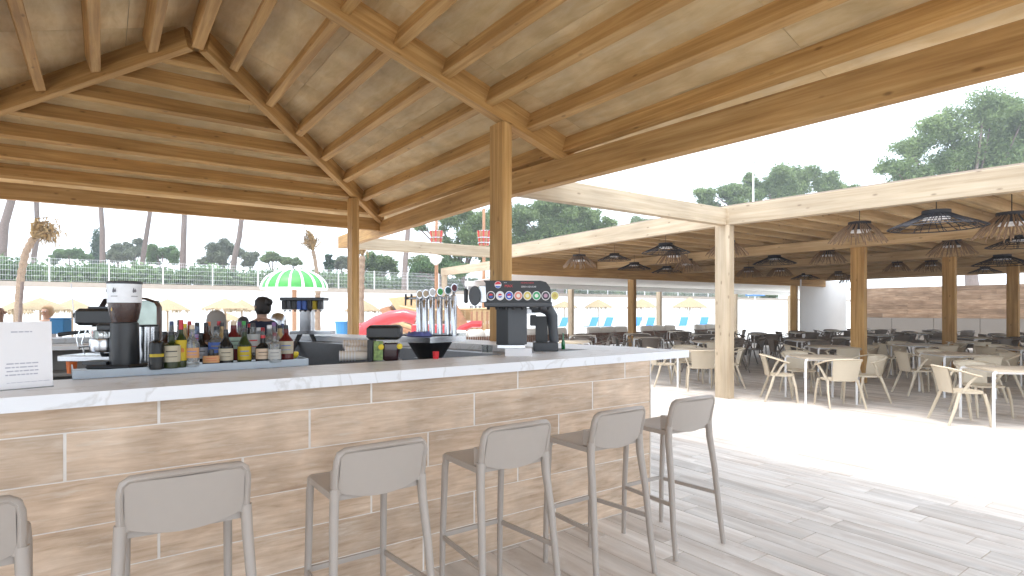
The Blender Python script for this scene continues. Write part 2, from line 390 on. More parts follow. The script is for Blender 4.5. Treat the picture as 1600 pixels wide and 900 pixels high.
for s_ in (1,):
    pR=[(UR,VN-.25),(5.0,VN-.25),(5.0,11.24),(UR,7.08)]; ro.prism(pR,lambda x,y:zr(x)+TOP+.025,lambda x,y:zr(x)+TOP+.09)
    pL=[(2*UR-5.0,VN-.25),(UR,VN-.25),(UR,7.08),(2*UR-5.0,11.24)]; ro.prism(pL,lambda x,y:zl(x)+TOP+.025,lambda x,y:zl(x)+TOP+.09)
    pB=[(UR,7.08),(5.0,11.24),(2*UR-5.0,11.24)]; ro.prism(pB,lambda x,y:zb(y)+TOP+.025,lambda x,y:zb(y)+TOP+.09)
obj('roof',ro,COPING,pav)
# eave beams (inner bottom edge follows the survey)
EV=[(4.58,-2.6),(4.53,1.0),(4.245,5.95),(4.56,13.55)]
for (a,b) in zip(EV[:-1],EV[1:]):
    beam('eave_beam',(a[0],a[1]-.0,3.01),(b[0],b[1],3.01),.14,.285,WOOD,pav,side=-1)
beam('eave_beam',(2*UR-4.5,13.5,3.01),(2*UR-4.5,-2.6,3.01),.14,.285,WOOD,pav,side=-1)
beam('eave_beam',(2*UR-4.4,10.74,3.108),(4.44,10.74,3.108),.11,.235,WOOD,pav,side=1)
for v in (9.784,5.01,.2):
    for uu in (3.447 if v<9 else 3.544,):
        top=zr(uu)-.03
        m=MB().box(0,.128,0,.247,0,top,c=.006)
        # local X is the grain: lay the post along X
        for q in (uu, 2*UR-uu-.128):
            pm=MB(); L=top
            pm.box(0,L,0,.247,0,.128,c=.006)
            M=Matrix(((0,0,1,q),(0,1,0,v),(1,0,0,0),(0,0,0,1)))
            Mx=Matrix(((0,0,-1,q+.128),(0,1,0,v),(1,0,0,0),(0,0,0,1)))
            obj('post',pm,WOOD,pav,M=Mx)

# ------------------------------------------------------------------ dining pergola
per=thing('dining_pergola','long flat timber pergola roof over the dining tables right of the bar','pergola')
PF=[(9.25,13.45),(8.79,5.87),(9.21,2.07),(9.35,-2.5)]
for a,b in zip(PF[:-1],PF[1:]): beam('front_beam',(a[0],a[1],3.01),(b[0],b[1],3.01),.14,.315,WOODP,per,side=1)
beam('connecting_beam',(4.33,5.93,3.012),(8.80,5.93,3.012),.14,.29,WOODP,per,side=1)
beam('connecting_beam',(4.60,13.36,3.012),(9.25,13.36,3.012),.14,.29,WOODP,per,side=1)
def vpost(name,u,v,wu,wv,z0,z1,mat,par):
    Mx=Matrix(((0,0,-1,u+wu),(0,1,0,v),(1,0,0,z0),(0,0,0,1)))
    return obj(name,MB().box(0,z1-z0,0,wv,0,wu,c=.006),mat,par,M=Mx)
vpost('post',8.79,5.87,.15,.285,0,3.01,WOODP,per)
for (u,v) in ((13.0,5.5),(17.2,5.19),(21.4,4.95),(25.4,4.7),(9.15,-2.2),(13.1,-2.2),(17.2,-2.2)):
    vpost('post',u,v,.15,.27,0,2.87,WOOD,per)
for u,v in ((14.85,13.62),(24.3,12.98)): vpost('post',u,v,.15,.27,0,2.60,WOOD,per)
for u in (13.08,17.28,21.48,25.5):
    beam('cross_beam',(u,13.5,2.87),(u,-3,2.87),.13,.225,WOODM,per)
beam('end_beam',(9.35,13.86,2.60),(26.8,12.95,2.60),.12,.698,WOOD,per,side=1)
beam('end_beam',(26.7,12.9,2.87),(26.7,-3,2.87),.12,.40,WOODM,per)
v=-2.6
def fu(v):
    for a,b in zip(PF[:-1],PF[1:]):
        if b[1]<=v<=a[1]: return b[0]+(a[0]-b[0])*(v-b[1])/(a[1]-b[1])
    return 9.6
while v<13.4:
    beam('purlin',(fu(v)+.15,v,3.105),(26.6,v,3.105),.085,.19,WOODM,per); v+=.55
u=9.0; k=0
while u<26.6:
    obj('ceiling_panel',MB().box(0,16.0,0,1.2,0,.02),PLY,per,M=Matrix(((0,1,0,u),(1,0,0,-2.9),(0,0,1,3.302),(0,0,0,1)))) if u>9.3 else obj('ceiling_panel',MB().prism([(-3+2.9,-9.55),(16.5+2.9,-9.45),(19.4,-10.2),(-.1,-10.2)][::-1],0,.02) if False else MB().prism([(0,.55),(5,.28),(8.8,-.08),(16.3,.38),(16.5,1.2),(0,1.2)],0,.02),PLY,per,M=Matrix(((0,1,0,u),(1,0,0,-2.9),(0,0,1,3.302),(0,0,0,1)))) ; u+=1.204
obj('roof',MB().prism([(9.55,-3),(26.9,-3),(26.9,13.1),(9.30,13.95),(8.86,5.87),(9.27,2.07),(9.42,-2.5)],3.33,3.36),COPING,per)
# white canvas bay beyond
can=thing('canvas_canopy','white canvas canopy on thin timber posts behind the dining pergola','canopy')
obj('canvas',MB().prism([(10.2,14.0),(34,13.3),(34,18.45),(11.4,18.45)],lambda x,y:2.63,lambda x,y:2.65),CANVAS,can)
beam('edge_beam',(11.0,18.40,2.43),(34,18.40,2.43),.12,.19,CANVAS,can)
beam('front_beam',(11.45,16.75,3.01),(11.75,21.6,3.01),.12,.31,WOODP,can)
for u,v in ((16.3,18.45),(22.0,18.45),(28.3,18.45),(11.7,21.3),(34,18.45)): vpost('post',u,v,.13,.26,0,2.43 if v<20 else 3.01,WOODP,can)
bl=thing('roller_blind','plain white roller blind lowered beside the wooden tile wall','blind')
obj('blind_sheet',MB().box(24.75,29.0,13.05,13.07,.05,2.9),CANVAS,bl); obj('bottom_bar',MB().box(24.75,29.0,13.03,13.09,.01,.05),WMET,bl)
# tiled wall to the right
tw=thing('tiled_wall','brown wood-look tiled wall behind the far dining tables','wall')
obj('wall_core',MB().box(29.03,29.35,-6,12.75,-.05,2.56),GREYP,tw)
wt=MB().box(0,1.79,0,.188,0,.012).mesh('tile'); wt.materials.append(WALLT)
for r in range(7):
    off=random.random(); v=12.74
    z=1.205+r*.193; first=True
    while v>3.2:
        L=1.79 if not first else 1.79*max(.25,off)
        first=False
        if v-L<3.0: break
        if L>1.7:
            o=bpy.data.objects.new('tile',wt); COL.objects.link(o); o.parent=tw
            o.matrix_local=Matrix(((0,0,-1,29.03),(-1,0,0,v),(0,1,0,z),(0,0,0,1)))
        else: obj('tile',MB().box(0,L-.01,0,.188,0,.012),WALLT,tw,M=Matrix(((0,0,-1,29.03),(-1,0,0,v),(0,1,0,z),(0,0,0,1))))
        v-=L+.004
for k in range(7): obj('grey_panel',MB().box(28.99,29.03,12.7-(k+1)*1.6+.01,12.7-k*1.6-.01,.0,1.19,c=.004),GREYP,tw)

# ------------------------------------------------------------------ perimeter wall + fence
pw=thing('perimeter_wall','tall plain white wall with sandy coping closing off the pool area','wall')
obj('wall_face',MB().box(-45,90,37.7,37.9,-.05,2.74),WHITE,pw); obj('coping',MB().box(-45,90,37.66,38.3,2.74,3.0),COPING,pw)
fe=thing('mesh_fence','white wire mesh fence standing on the long white wall','fence')
p0=W(77,1541*37.7/1978).x   # post positions every 2.5 m through the one seen at pixel 77
pm=MB().box(-.03,.03,-.03,.03,2.74,4.26).mesh('post'); pm.materials.append(WMET)
wm=MB()
for i in range(1,25): wm.box(i*.1-.003,i*.1+.003,-.003,.003,3.05,4.22)
for z in (3.06,3.3,3.55,3.8,4.03,4.21): wm.box(.03,2.47,-.006,.006,z-.004,z+.004)
wmm=wm.mesh('mesh_panel'); wmm.materials.append(WMET)
for k in range(-14,26):
    for nm,me in (('post',pm),('mesh_panel',wmm)):
        o=bpy.data.objects.new(nm,me); COL.objects.link(o); o.parent=fe; o.location=(p0+k*2.5,37.76,0)

# ------------------------------------------------------------------ foliage
def leaves(name,centers,radii,n,size,mat,parent=None,flat=.7,seed=1,hollow=.35,kind=None,loc=None):
    r=np.random.default_rng(seed); C=np.array(centers,float); Rr=np.array(radii,float)
    if Rr.ndim==1: Rr=np.stack([Rr,Rr,Rr*flat],1)
    wgt=(Rr.prod(1))**(.67); idx=r.choice(len(C),n,p=wgt/wgt.sum())
    d=r.normal(size=(n,3)); d/=np.linalg.norm(d,axis=1)[:,None]
    rad=(hollow+(1-hollow)*r.random(n)**.5)*(1+.18*r.normal(size=n))
    P=C[idx]+d*Rr[idx]*rad[:,None]
    a=r.normal(size=(n,3)); a/=np.linalg.norm(a,axis=1)[:,None]
    b=np.cross(a,r.normal(size=(n,3))); b/=np.linalg.norm(b,axis=1)[:,None]
    s=size*(.6+.8*r.random(n))[:,None]
    v=np.empty((n,4,3)); v[:,0]=P-a*s; v[:,1]=P+b*s*.38; v[:,2]=P+a*s; v[:,3]=P-b*s*.38
    me=bpy.data.meshes.new(name); me.vertices.add(n*4); me.vertices.foreach_set('co',v.reshape(-1))
    me.loops.add(n*4); me.loops.foreach_set('vertex_index',np.arange(n*4)); me.polygons.add(n)
    me.polygons.foreach_set('loop_start',np.arange(n)*4); me.polygons.foreach_set('loop_total',np.full(n,4)); me.update(); me.validate()
    me.materials.append(mat); o=bpy.data.objects.new(name,me); COL.objects.link(o)
    if parent: o.parent=parent
    if kind: o['kind']=kind
    if loc: o.location=loc
    return o
def tree(label,base,blobs,mat,n,size,trunk=None,seed=1,cat='tree',name='pine_tree',flat=.72,group=None,limbs=True):
    """blobs: list of (px,py,rad_px, depth offset) converted to metres at the tree's own distance"""
    t=thing(name,label,cat,base,0,group); Y=SA*base[0]+CA*base[1]
    cs=[];rs=[]; r=random.Random(seed)
    for (px,py,rp) in blobs:
        p=W(px,Y,ZZ(py,Y))-Vector(base); rad=rp*Y/F
        p+=Vector((SA,CA,0))*r.uniform(-.4,.4)*rad
        for q in range(8):                     # break each mass into sub clumps
            d=Vector((r.gauss(0,1),r.gauss(0,1),r.gauss(0,.8))).normalized()*rad*r.uniform(.35,.75)
            cs.append(p+d); rs.append(rad*r.uniform(.38,.6))
        cs.append(p); rs.append(rad*.6)
    leaves('crown',[tuple(c) for c in cs],rs,int(n*1.9),size*.82,mat,t,flat=flat,seed=seed,hollow=.15)
    m=MB(); zc=min(c[2] for c in cs); cen=sum((Vector(c) for c in cs),Vector())/len(cs)
    tr=trunk or .28
    mid=Vector((cen.x*.5,cen.y*.5,zc*.6))
    m.sweep([(0,0,-.1),(cen.x*.2,cen.y*.2,zc*.3),tuple(mid),(cen.x*.9,cen.y*.9,cen.z)],[tr*1.2,tr,tr*.85,tr*.4],8)
    if limbs:
        for c in cs[::6][:9]: m.sweep([tuple(mid),tuple((mid+Vector(c))/2+Vector((0,0,.3))),tuple(c)],[tr*.45,tr*.3,.05],5)
    obj('trunk',m,BARK,t,60)
    return t
# big pines behind the right-hand roofs
b=W(1520,44,2.98); tree('tallest broad pine behind the pergola roof in the upper right corner',b,
  [(1395,262,28),(1425,232,34),(1470,205,42),(1440,275,35),(1525,185,48),(1580,190,50),(1500,250,52),(1560,265,60),(1615,215,55),(1640,260,60),(1590,320,60),(1500,320,50),(1385,300,25),(1440,318,40),(1545,300,50),(1410,290,24),(1560,225,40)],PINE,52000,.16,.4,11)
b=W(1240,56,2.98); tree('low wide pine beside the lamp post above the pergola beam',b,
  [(1105,303,20),(1140,300,22),(1175,300,24),(1205,285,28),(1250,278,30),(1290,288,28),(1325,300,18),(1230,310,30),(1285,315,28),(1172,280,14),(1110,322,22),(1150,325,25)],PINE,34000,.17,.35,12)
b=W(875,50,2.98); tree('dense pine framed between the main post and the connecting beam',b,
  [(815,340,30),(850,325,32),(890,330,32),(925,345,30),(860,360,36),(905,370,34),(820,375,34),(950,350,16),(840,395,40),(885,400,40)],PINE,36000,.16,.3,13)
b=W(1010,75,2.98); tree('small distant pine top peeping over the pergola beam',b,[(995,350,14),(1015,348,12),(1005,358,16)],PINE,4000,.2,.25,14)
b=W(735,47,2.98); tree('airy pine behind the crow nests of the play ship',b,
  [(655,352,13),(700,345,22),(728,360,26),(755,345,28),(735,385,30),(690,385,22),(765,400,30),(700,410,26),(660,412,22),(725,330,18)],PINE,16000,.15,.28,15)
b=W(590,50,2.98); tree('round green pine between the palm trunk and the leaning trunk',b,[(575,410,16),(600,415,20),(560,420,14),(618,425,10),(585,430,20)],PINE,8000,.15,.2,16)
b=W(690,44,2.98); tree('yellow green bushy tree under the second connecting beam',b,[(665,415,22),(690,418,22),(650,425,18),(715,420,20)],BUSH,9000,.14,.2,17)
# left background
b=W(153,62,2.98); t=thing('cypress_tree','slim dark cypress behind the trunk above the coffee machine','tree',b)
leaves('crown',[(0,0,1.2+i*.55) for i in range(11)],[(.95-.07*max(0,i-3),.95-.07*max(0,i-3),.8) for i in range(11)],7000,.13,CYP,t,seed=3)
obj('trunk',MB().sweep([(0,0,-.1),(0,0,4)],[.15,.08],6),BARK,t)
for px,Y,blobs,mt,n,lab in ((110,55,[(95,398,12),(120,396,13),(135,402,10),(85,405,9)],BUSH,6000,'low green shrub left of the cypress behind the fence'),
    (188,58,[(180,392,14),(195,400,14),(172,402,10)],OLIVE,4500,'greyish green bush right of the cypress behind the fence'),
    (210,60,[(200,385,9),(214,378,9),(212,392,12),(225,395,12),(203,398,10)],OLIVE,4500,'loose pale tree beside the fourth tall trunk'),
    (255,56,[(245,392,12),(262,395,14),(275,402,12),(240,402,12)],BUSH,6000,'bright green bush between the fourth and fifth trunks'),
    (345,60,[(335,395,18),(355,388,18),(372,392,14),(325,405,14),(345,405,20),(385,400,10)],OLIVE,9000,'olive toned round tree at the foot of the leaning trunk'),
    (425,58,[(425,402,12),(440,405,10),(412,406,9)],PINE,4000,'small dark pine left of the green parasol'),
    (455,58,[(455,408,9),(465,410,8)],PINE,2500,'tiny pine crown just above the green parasol'),
    (514,56,[(514,402,6),(514,410,8),(514,418,8)],CYP,2500,'little conifer left of the corner post'),
    (535,60,[(535,408,10),(545,412,12),(525,414,10)],OLIVE,3500,'grey green shrub beside the corner post'),
    (392,60,[(395,404,12),(388,412,12)],OLIVE,3000,'small olive shrub right of the leaning trunk')):
    tree(lab,W(px,Y,2.98),blobs,mt,n,.14,.12,seed=px,cat='tree',name='shrub' if 'shrub' in lab or 'bush' in lab else 'small_tree')
hc=[];hr=[]
for i in range(120):
    u=-40+i*.95; hc.append((u,42.5+random.uniform(-.8,.8),3.4+random.uniform(0,.35))); hr.append(random.uniform(.75,1.1))
leaves('hedge_foliage',hc,hr,95000,.15,BUSH,None,flat=.8,seed=5,hollow=.3,kind='stuff')
# tall bare trunks on the left
def trunk(lab,pts,wpx,Y):
    base=W(pts[0][0],Y,2.98); t=thing('tall_pine',lab,'tree',base)
    q=[W(x,Y,ZZ(y,Y))-base for x,y in pts]; q[0]=Vector((0,0,-.2))
    top=q[-1]; up=(q[-1]-q[-2]).normalized(); q.append(top+up*3)
    r=wpx*Y/F/2; rr=[r*1.15]+[r*(1-.06*i) for i in range(1,len(q))]
    # subdivide with slight wobble
    m=MB(); m.sweep([tuple(a) for a in q],rr,10); obj('trunk',m,BARK,t,60)
    e=q[-1]; cs=[(e.x+random.uniform(-2,2),e.y+random.uniform(-2,2),max(e.z,13)+random.uniform(-.3,1.8)) for _ in range(9)]
    for c in cs[:5]: m2=MB().sweep([tuple(e-up*1.5),tuple(c)],[r*.5,.05],5); obj('limb',m2,BARK,t)
    leaves('crown',cs,[random.uniform(1,1.6) for _ in cs],3500,.2,PINE,t,flat=.6,seed=int(wpx*10+Y))
trunk('thick leaning trunk cut by the left edge of the view',[(4,440),(3,400),(7,350),(17,316),(24,280)],13,42)
trunk('slender trunk behind the drooping palm head',[(54,440),(53,400),(59,365),(57,320),(57,290)],8,44)
trunk('straight trunk standing in front of the dark cypress',[(160,440),(160,400),(160,360),(158,330),(158,290)],8,42)
trunk('thin trunk leaning slightly right beyond the coffee grinder',[(219,440),(223,405),(230,360),(234,335),(238,300)],7.5,44)
trunk('upright trunk in the middle of the left background',[(286,440),(286,400),(287,370),(288,340),(289,300)],9.5,42)
trunk('crooked leaning trunk in front of the olive toned tree',[(362,440),(366,405),(374,370),(377,345),(386,310)],9,42)
trunk('grey trunk seen through both connecting beams',[(632,440),(633,410),(636,380),(638,350),(640,320)],9,42)
# palms
def palm(lab,pts,wpx,Y,fr,n):
    base=W(pts[0][0],Y,-.02); t=thing('palm_tree',lab,'palm',base)
    q=[W(x,Y,ZZ(y,Y))-base for x,y in pts]; q[0]=Vector((0,0,-.05)); r=wpx*Y/F/2
    m=MB(); P=[]
    for a,b_ in zip(q[:-1],q[1:]):
        for k in range(6): P.append(a+(b_-a)*k/6)
    P.append(q[-1]); m.sweep([tuple(a) for a in P],[r*(1.12 if i%2 else .9) for i in range(len(P))],9)
    obj('trunk',m,PALMB,t)
    if fr:
        f=MB(); rr=random.Random(3)
        for i in range(n):
            x0,y0,x1,y1=fr; s=Vector(q[-1]); e=W(x1+rr.gauss(0,9),Y+rr.gauss(0,.35),ZZ(y1+rr.gauss(0,9),Y))-base
            k1=s+(e-s)*.5+Vector((rr.gauss(0,.12),rr.gauss(0,.12),rr.uniform(.05,.35)))
            f.sweep([tuple(s),tuple(k1),tuple(e)],[(.03,.01),(.05,.012),(.012,.004)],4)
            for _ in range(3):
                h=k1+(e-k1)*rr.random(); f.sweep([tuple(h),tuple(h+Vector((rr.gauss(0,.16),rr.gauss(0,.16),-rr.uniform(.05,.35))))],[(.022,.004),(.004,.002)],4)
        obj('frond_bundle',f,DEADF,t)
palm('bent palm with dry drooping fronds at the far left',[(30,520),(29,470),(33,430),(40,395),(52,372)],10,19,(52,372,82,362),90)
palm('dry tied palm head rising behind the green parasol',[(498,520),(497,440),(492,405),(489,392)],6,32,(489,392,482,372),70)
palm('bare palm trunk right of the corner post',[(563,520),(564,470),(565,430),(566,400)],9,24,(566,400,568,388),14)
palm('shaggy palm trunk behind the eight-nozzle dispenser',[(496,545),(496,500),(496,470),(497,455)],8,22,None,0)

# straw parasols
def parasol(label,px,ytop,yb,w,Y):
    b=W(px,Y,-.02); t=thing('straw_parasol',label,'parasol',b,0,'straw parasols along the pool')
    zt,zb_=ZZ(ytop,Y),ZZ(yb,Y); r=w/2*Y/F
    obj('pole',MB().sweep([(0,0,0),(0,0,zt-.1)],.035,8),POLEW,t)
    m=MB(); n=28; rj=random.Random(px)
    vs=[(0,0,zt)]; fs=[]
    for k in range(n):
        a=2*math.pi*k/n; vs.append((r*.5*math.cos(a),r*.5*math.sin(a),zb_+(zt-zb_)*.56))
    for k in range(n):
        a=2*math.pi*k/n; q=r*(1+rj.uniform(-.05,.05)); vs.append((q*math.cos(a),q*math.sin(a),zb_+rj.uniform(-.03,.03)))
    for k in range(n):
        j=(k+1)%n; fs+=[(0,1+k,1+j),(1+k,1+n+k,1+n+j,1+j)]
    vs.append((0,0,zt-.14)); c=len(vs)-1
    for k in range(n): fs.append((c,1+n+(k+1)%n,1+n+k))
    m.add(vs,fs); obj('thatch',m,STRAW,t)
    fm=MB()
    for k in range(90):
        a=rj.uniform(0,2*math.pi); q=r*rj.uniform(.93,1.0); L=rj.uniform(.08,.3)*(r/1.3)
        x,y=q*math.cos(a),q*math.sin(a); dx,dy=-math.sin(a)*.03,math.cos(a)*.03
        fm.add([(x-dx,y-dy,zb_+.02),(x+dx,y+dy,zb_+.02),(x*1.01,y*1.01,zb_-L)],[(0,1,2)])
    obj('fringe',fm,STRAW,t,kind='stuff')
for px,yt,yb,w_,Y,lab in ((63,464,483,78,20,'straw parasol just above the white menu sign'),(113,466,484,62,22,'straw parasol between the menu sign and the coffee machine'),
    (262,466,484,64,22,'straw parasol right of the chrome machine panel'),(352,465,482,66,22,'straw parasol over the grey machine hood'),
    (378,467,484,48,25,'straw parasol half hidden by its neighbour above the bottles'),(355,488,500,46,24,'small straw parasol low behind the bottles'),
    (568,468,485,56,26,'straw parasol behind the bare palm trunk'),(620,473,487,44,30,'straw parasol in front of the play ship bow'),
    (882,470,480,42,46,'straw parasol beside the soda machine and first thin post'),(935,467,480,44,48,'straw parasol in the first wide gap of the canopy'),
    (1003,466,480,50,47,'straw parasol right of the dark inner post'),(1078,464,480,54,47,'straw parasol left of the front pergola post'),(22,470,488,50,24,'straw parasol at the far left beside the palm trunk')):
    parasol(lab,px,yt,yb,w_,Y)
# blue loungers
def lounger(label,px,py,Y,s=1):
    b=W(px,Y,-.02); t=thing('sun_lounger',label,'lounger',b,R(20),'blue loungers by the pool')
    m=MB()
    for y in (-.3,.3): m.box(-.9,.6,y-.02,y+.02,.30,.34)
    for x in (-.8,.5):
        for y in (-.3,.3): m.box(x-.02,x+.02,y-.02,y+.02,0,.3)
    obj('frame',m,WMET,t)
    obj('seat_sling',MB().box(-.9,.15,-.28,.28,.345,.36),BLUE,t)
    obj('back_sling',MB().box(0,.85,-.3,.3,0,.02,M=Matrix.Translation((.1,0,.34))@Matrix.Rotation(R(-52),4,'Y')),BLUE,t)
for i,(px,Y,lab) in enumerate(((878,43,'beside the soda machine handle'),(925,44,'left of the parasol in the first wide gap'),(948,44,'right of the parasol in the first wide gap'),(993,45,'half hidden by the dark inner post'),
    (1014,44,'just right of the dark inner post'),(1066,45,'under the left side of the parasol near the front post'),(1098,45,'against the front pergola post'))):
    lounger('blue sun lounger '+lab,px,0,Y)
bx=thing('blue_cooler','bright blue box behind the white menu sign','box',W(95,8.2,1.197),R(-35)); obj('box_body',MB().box(-.1,.1,-.08,.08,0,.21,c=.01),BLUE,bx); obj('box_lid',MB().box(-.105,.105,-.085,.085,.21,.225,c=.005),BLUE,bx)
bb=thing('blue_bin','pale blue bin left of the corner post','bin',W(536,26,-.02)); obj('bin_body',MB().lathe([(.26,0),(.34,1.0),(.36,1.02)],14),BLUE,bb); obj('rim',MB().lathe([(.37,1.0),(.37,1.05),(.33,1.05)],14),BLUE,bb)

# ------------------------------------------------------------------ pool play things
gp=W(460,28,-.02); t=thing('water_parasol','green and white scalloped mushroom parasol by the pool','parasol',gp)
GRN=plain('green_canopy',(.04,.30,.04),.4,var=.25,scale=2)
def dome(n=16,segs=8):
    for seg in range(n):
        m=MB(); vs=[]; fs=[]
        for i in range(segs+1):
            f=i/segs; rr=1.50*math.sin(f*math.pi/2*.98)**.9; z=3.52-(1-math.cos(f*math.pi/2))*.92
            for j in range(3):
                a=2*math.pi*(seg+j/2)/n; bul=1.03 if j==1 else 1; vs.append((rr*bul*math.cos(a),rr*bul*math.sin(a),z-(0.0 if j!=1 else .0)-(.07*f if j==1 else 0)))
        for i in range(segs):
            for j in range(2): fs.append((i*3+j,i*3+j+1,i*3+4+j,i*3+3+j))
        k=len(vs)//3
        m.add(vs,fs); obj('canopy_panel',m,GRN,t,60)
        a=2*math.pi*seg/n
        obj('rib',MB().sweep([(1.52*math.sin(f/8*math.pi/2*.98)**.9*math.cos(a),1.52*math.sin(f/8*math.pi/2*.98)**.9*math.sin(a),3.545-(1-math.cos(f/8*math.pi/2))*.92) for f in range(1,9)],[.03+.006*f for f in range(8)],5),WHITE,t)
dome(); obj('pole',MB().sweep([(0,0,0),(0,0,3.45)],.11,10),SHIPW,t); obj('rim',MB().lathe([(1.47,2.55),(1.54,2.55),(1.54,2.64),(1.47,2.64)],32),WHITE,t)
sh=thing('play_ship','wooden pirate play ship with balustrade and red slides','play ship',W(680,25,-.02),-A)
def P2(px,py,Y=25,dz=0): X=(px-680)/F*Y; return X, ZZ(py,Y)
def slab(poly,y0,y1):
    n=len(poly); vs=[(x,y0,z) for x,z in poly]+[(x,y1,z) for x,z in poly]
    return MB().add(vs,[tuple(range(n)),tuple(range(2*n-1,n-1,-1))]+[(i,n+i,n+(i+1)%n,(i+1)%n) for i in range(n)])
obj('hull',slab([P2(603,482),P2(615,478),P2(628,500),P2(660,512),P2(730,512),P2(770,505),P2(770,560),P2(640,560),P2(622,520)],-1.2,1.2),SHIPW,sh)
for i in range(5):
    obj('hull_plank',MB().sweep([(P2(625+i*4,500+i*9)[0],-1.22,P2(0,500+i*9)[1]),(P2(660,513+i*8)[0],-1.26,P2(0,513+i*8)[1]),(P2(768,508+i*9)[0],-1.22,P2(0,508+i*9)[1])],[(.02,.09)]*3,4),SHIPW if i%2 else SHIPL,sh)
obj('figurehead',MB().sweep([(P2(612,498)[0],-.2,P2(0,498)[1]),(P2(606,484)[0],-.2,P2(0,484)[1]),(P2(612,480)[0],-.2,P2(0,480)[1]),(P2(622,486)[0],-.2,P2(0,486)[1])],[.05,.12,.16,.2],8),GREYP,sh)
obj('stern_castle',slab([P2(614,466),P2(652,462),P2(652,470),P2(660,482),P2(770,482),P2(770,500),P2(640,500),P2(624,480)],-1.0,1.0),SHIPL,sh)
for i in range(14):
    x,_=P2(640+i*9,0); obj('baluster',MB().sweep([(x,-1.15,ZZ(498,25)),(x,-1.15,ZZ(484,25))],[.04,.04],6),SHIPL,sh)
obj('handrail',MB().sweep([(P2(632,478)[0],-1.15,ZZ(478,25)),(P2(660,484)[0],-1.15,ZZ(484,25)),(P2(770,482)[0],-1.15,ZZ(482,25))],[.06]*3,6),SHIPL,sh)
for px in (682,756):
    x,_=P2(px,0); obj('mast',MB().sweep([(x,0,1),(x,0,ZZ(325,25))],[.09,.06],8),SHIPW,sh)
    zt,zb_=ZZ(360,25),ZZ(383,25)
    nb=obj('crow_nest',MB().lathe([(.19,zb_),(.26,zt),(.23,zt),(.15,zb_+.03)],14,c=(x,0,0)),SHIPW,sh)
    for zz in (zb_+.1,(zt+zb_)/2,zt-.03): obj('hoop',MB().lathe([(.20,zz),(.275,zz),(.275,zz+.03),(.20,zz+.03)],14,c=(x,0,0)),STEEL,nb)
    for a_ in range(12): obj('stave',MB().sweep([(x+.195*math.cos(a_*.524),.195*math.sin(a_*.524),zb_),(x+.268*math.cos(a_*.524),.268*math.sin(a_*.524),zt)],[.03,.035],4),REDP if a_%2 else SHIPW,nb)
obj('gable_sail',slab([P2(718,475),P2(740,512),P2(716,512)],-1.35,-1.3),SHIPW,sh)
for i in range(8):
    x,_=P2(741+i*3.8,0); obj('fence_plank',MB().box(x-.05,x+.045,-1.5,-1.45,ZZ(514,25),ZZ(486-(i%2)*2,25)),SHIPL if i%2 else SHIPW,sh)
obj('deck',MB().box(P2(736,0)[0],P2(800,0)[0],-1.6,.6,ZZ(516,25),ZZ(513,25)),SHIPL,sh)
obj('deck_base',MB().box(P2(738,0)[0],P2(798,0)[0],-1.5,.5,0,ZZ(516.5,25)),WHITE,sh)
sl=thing('tube_slide','red tube slide sweeping left from the play ship','slide',W(600,22,-.02),-A)
def Q(px,py,Y=22): return ((px-600)/F*Y,0,ZZ(py,Y))
obj('tube',MB().sweep([Q(568,516),Q(590,503),Q(612,495),Q(632,492),Q(650,497)],[.28,.27,.26,.25,.25],14),REDP,sl,60)
obj('tube_mouth',MB().sweep([Q(560,519),Q(569,515)],[.36,.31],14),REDP,sl,60)
s2=thing('chute_slide','open red chute slide in front of the play ship deck','slide',W(720,21,-.02),-A)
def Q2(px,py,y,Y=21): return ((px-720)/F*Y,y,ZZ(py,Y))
for y in (-.35,.35): obj('side_rail',MB().sweep([Q2(708,529,y),Q2(722,512,y),Q2(738,505,y),Q2(752,505,y)],[(.05,.12)]*4,6),REDP,s2)
obj('chute_bed',MB().sweep([Q2(706,532,0),Q2(722,517,0),Q2(738,510,0),Q2(752,510,0)],[(.36,.03)]*4,6),REDP,s2)
obj('pool_trough',MB().box(Q2(640,0,0)[0],Q2(712,0,0)[0],.3,.5,ZZ(530,21),ZZ(506,21),c=.04),REDP,s2)
# lamp posts
lp=thing('street_lamp','tall thin street lamp rising above the low wide pine','lamp post',W(1177,46,2.98))
zt=ZZ(254,46)-2.98
obj('pole',MB().sweep([(0,0,0),(0,0,zt)],[.11,.06],8),WMET,lp); obj('lamp_head',MB().box(-.35,.35,-.12,.12,zt,zt+.09,c=.03),STEEL,lp)
lg=thing('globe_lamp','post lamp with pale glass bowl in front of the yellow green tree','lamp post',W(681,24,-.02))
zt=ZZ(412,24); obj('pole',MB().sweep([(0,0,0),(0,0,zt)],[.06,.05],8),SHIPW,lg)
obj('bowl',MB().lathe([(.05,zt-.05),(.22,zt+.1),(.27,zt+.27),(.1,zt+.3)],14),PAPER,lg,50); obj('cap',MB().lathe([(.34,zt+.27),(.2,zt+.36),(0.001,zt+.4)],14),WHITE,lg,50)
sg=thing('blue_sign','small blue sign with white lettering on the white wall','sign',W(1180,50,0),-A); Y=50
sgb=obj('sign_panel',MB().box(-.85,.85,-.02,.02,ZZ(462.5,Y),ZZ(456.5,Y)),plain('sign_blue',(.05,.19,.42),.5),sg)
obj('post',MB().box(-.03,.03,.02,.06,-.05,ZZ(457,Y)),WMET,sg)
for a,b_ in ((-.7,-.2),(0.0,.6)): obj('lettering',MB().box(a,b_,-.028,-.022,ZZ(460.3,Y),ZZ(459,Y)),PAPER,sg)

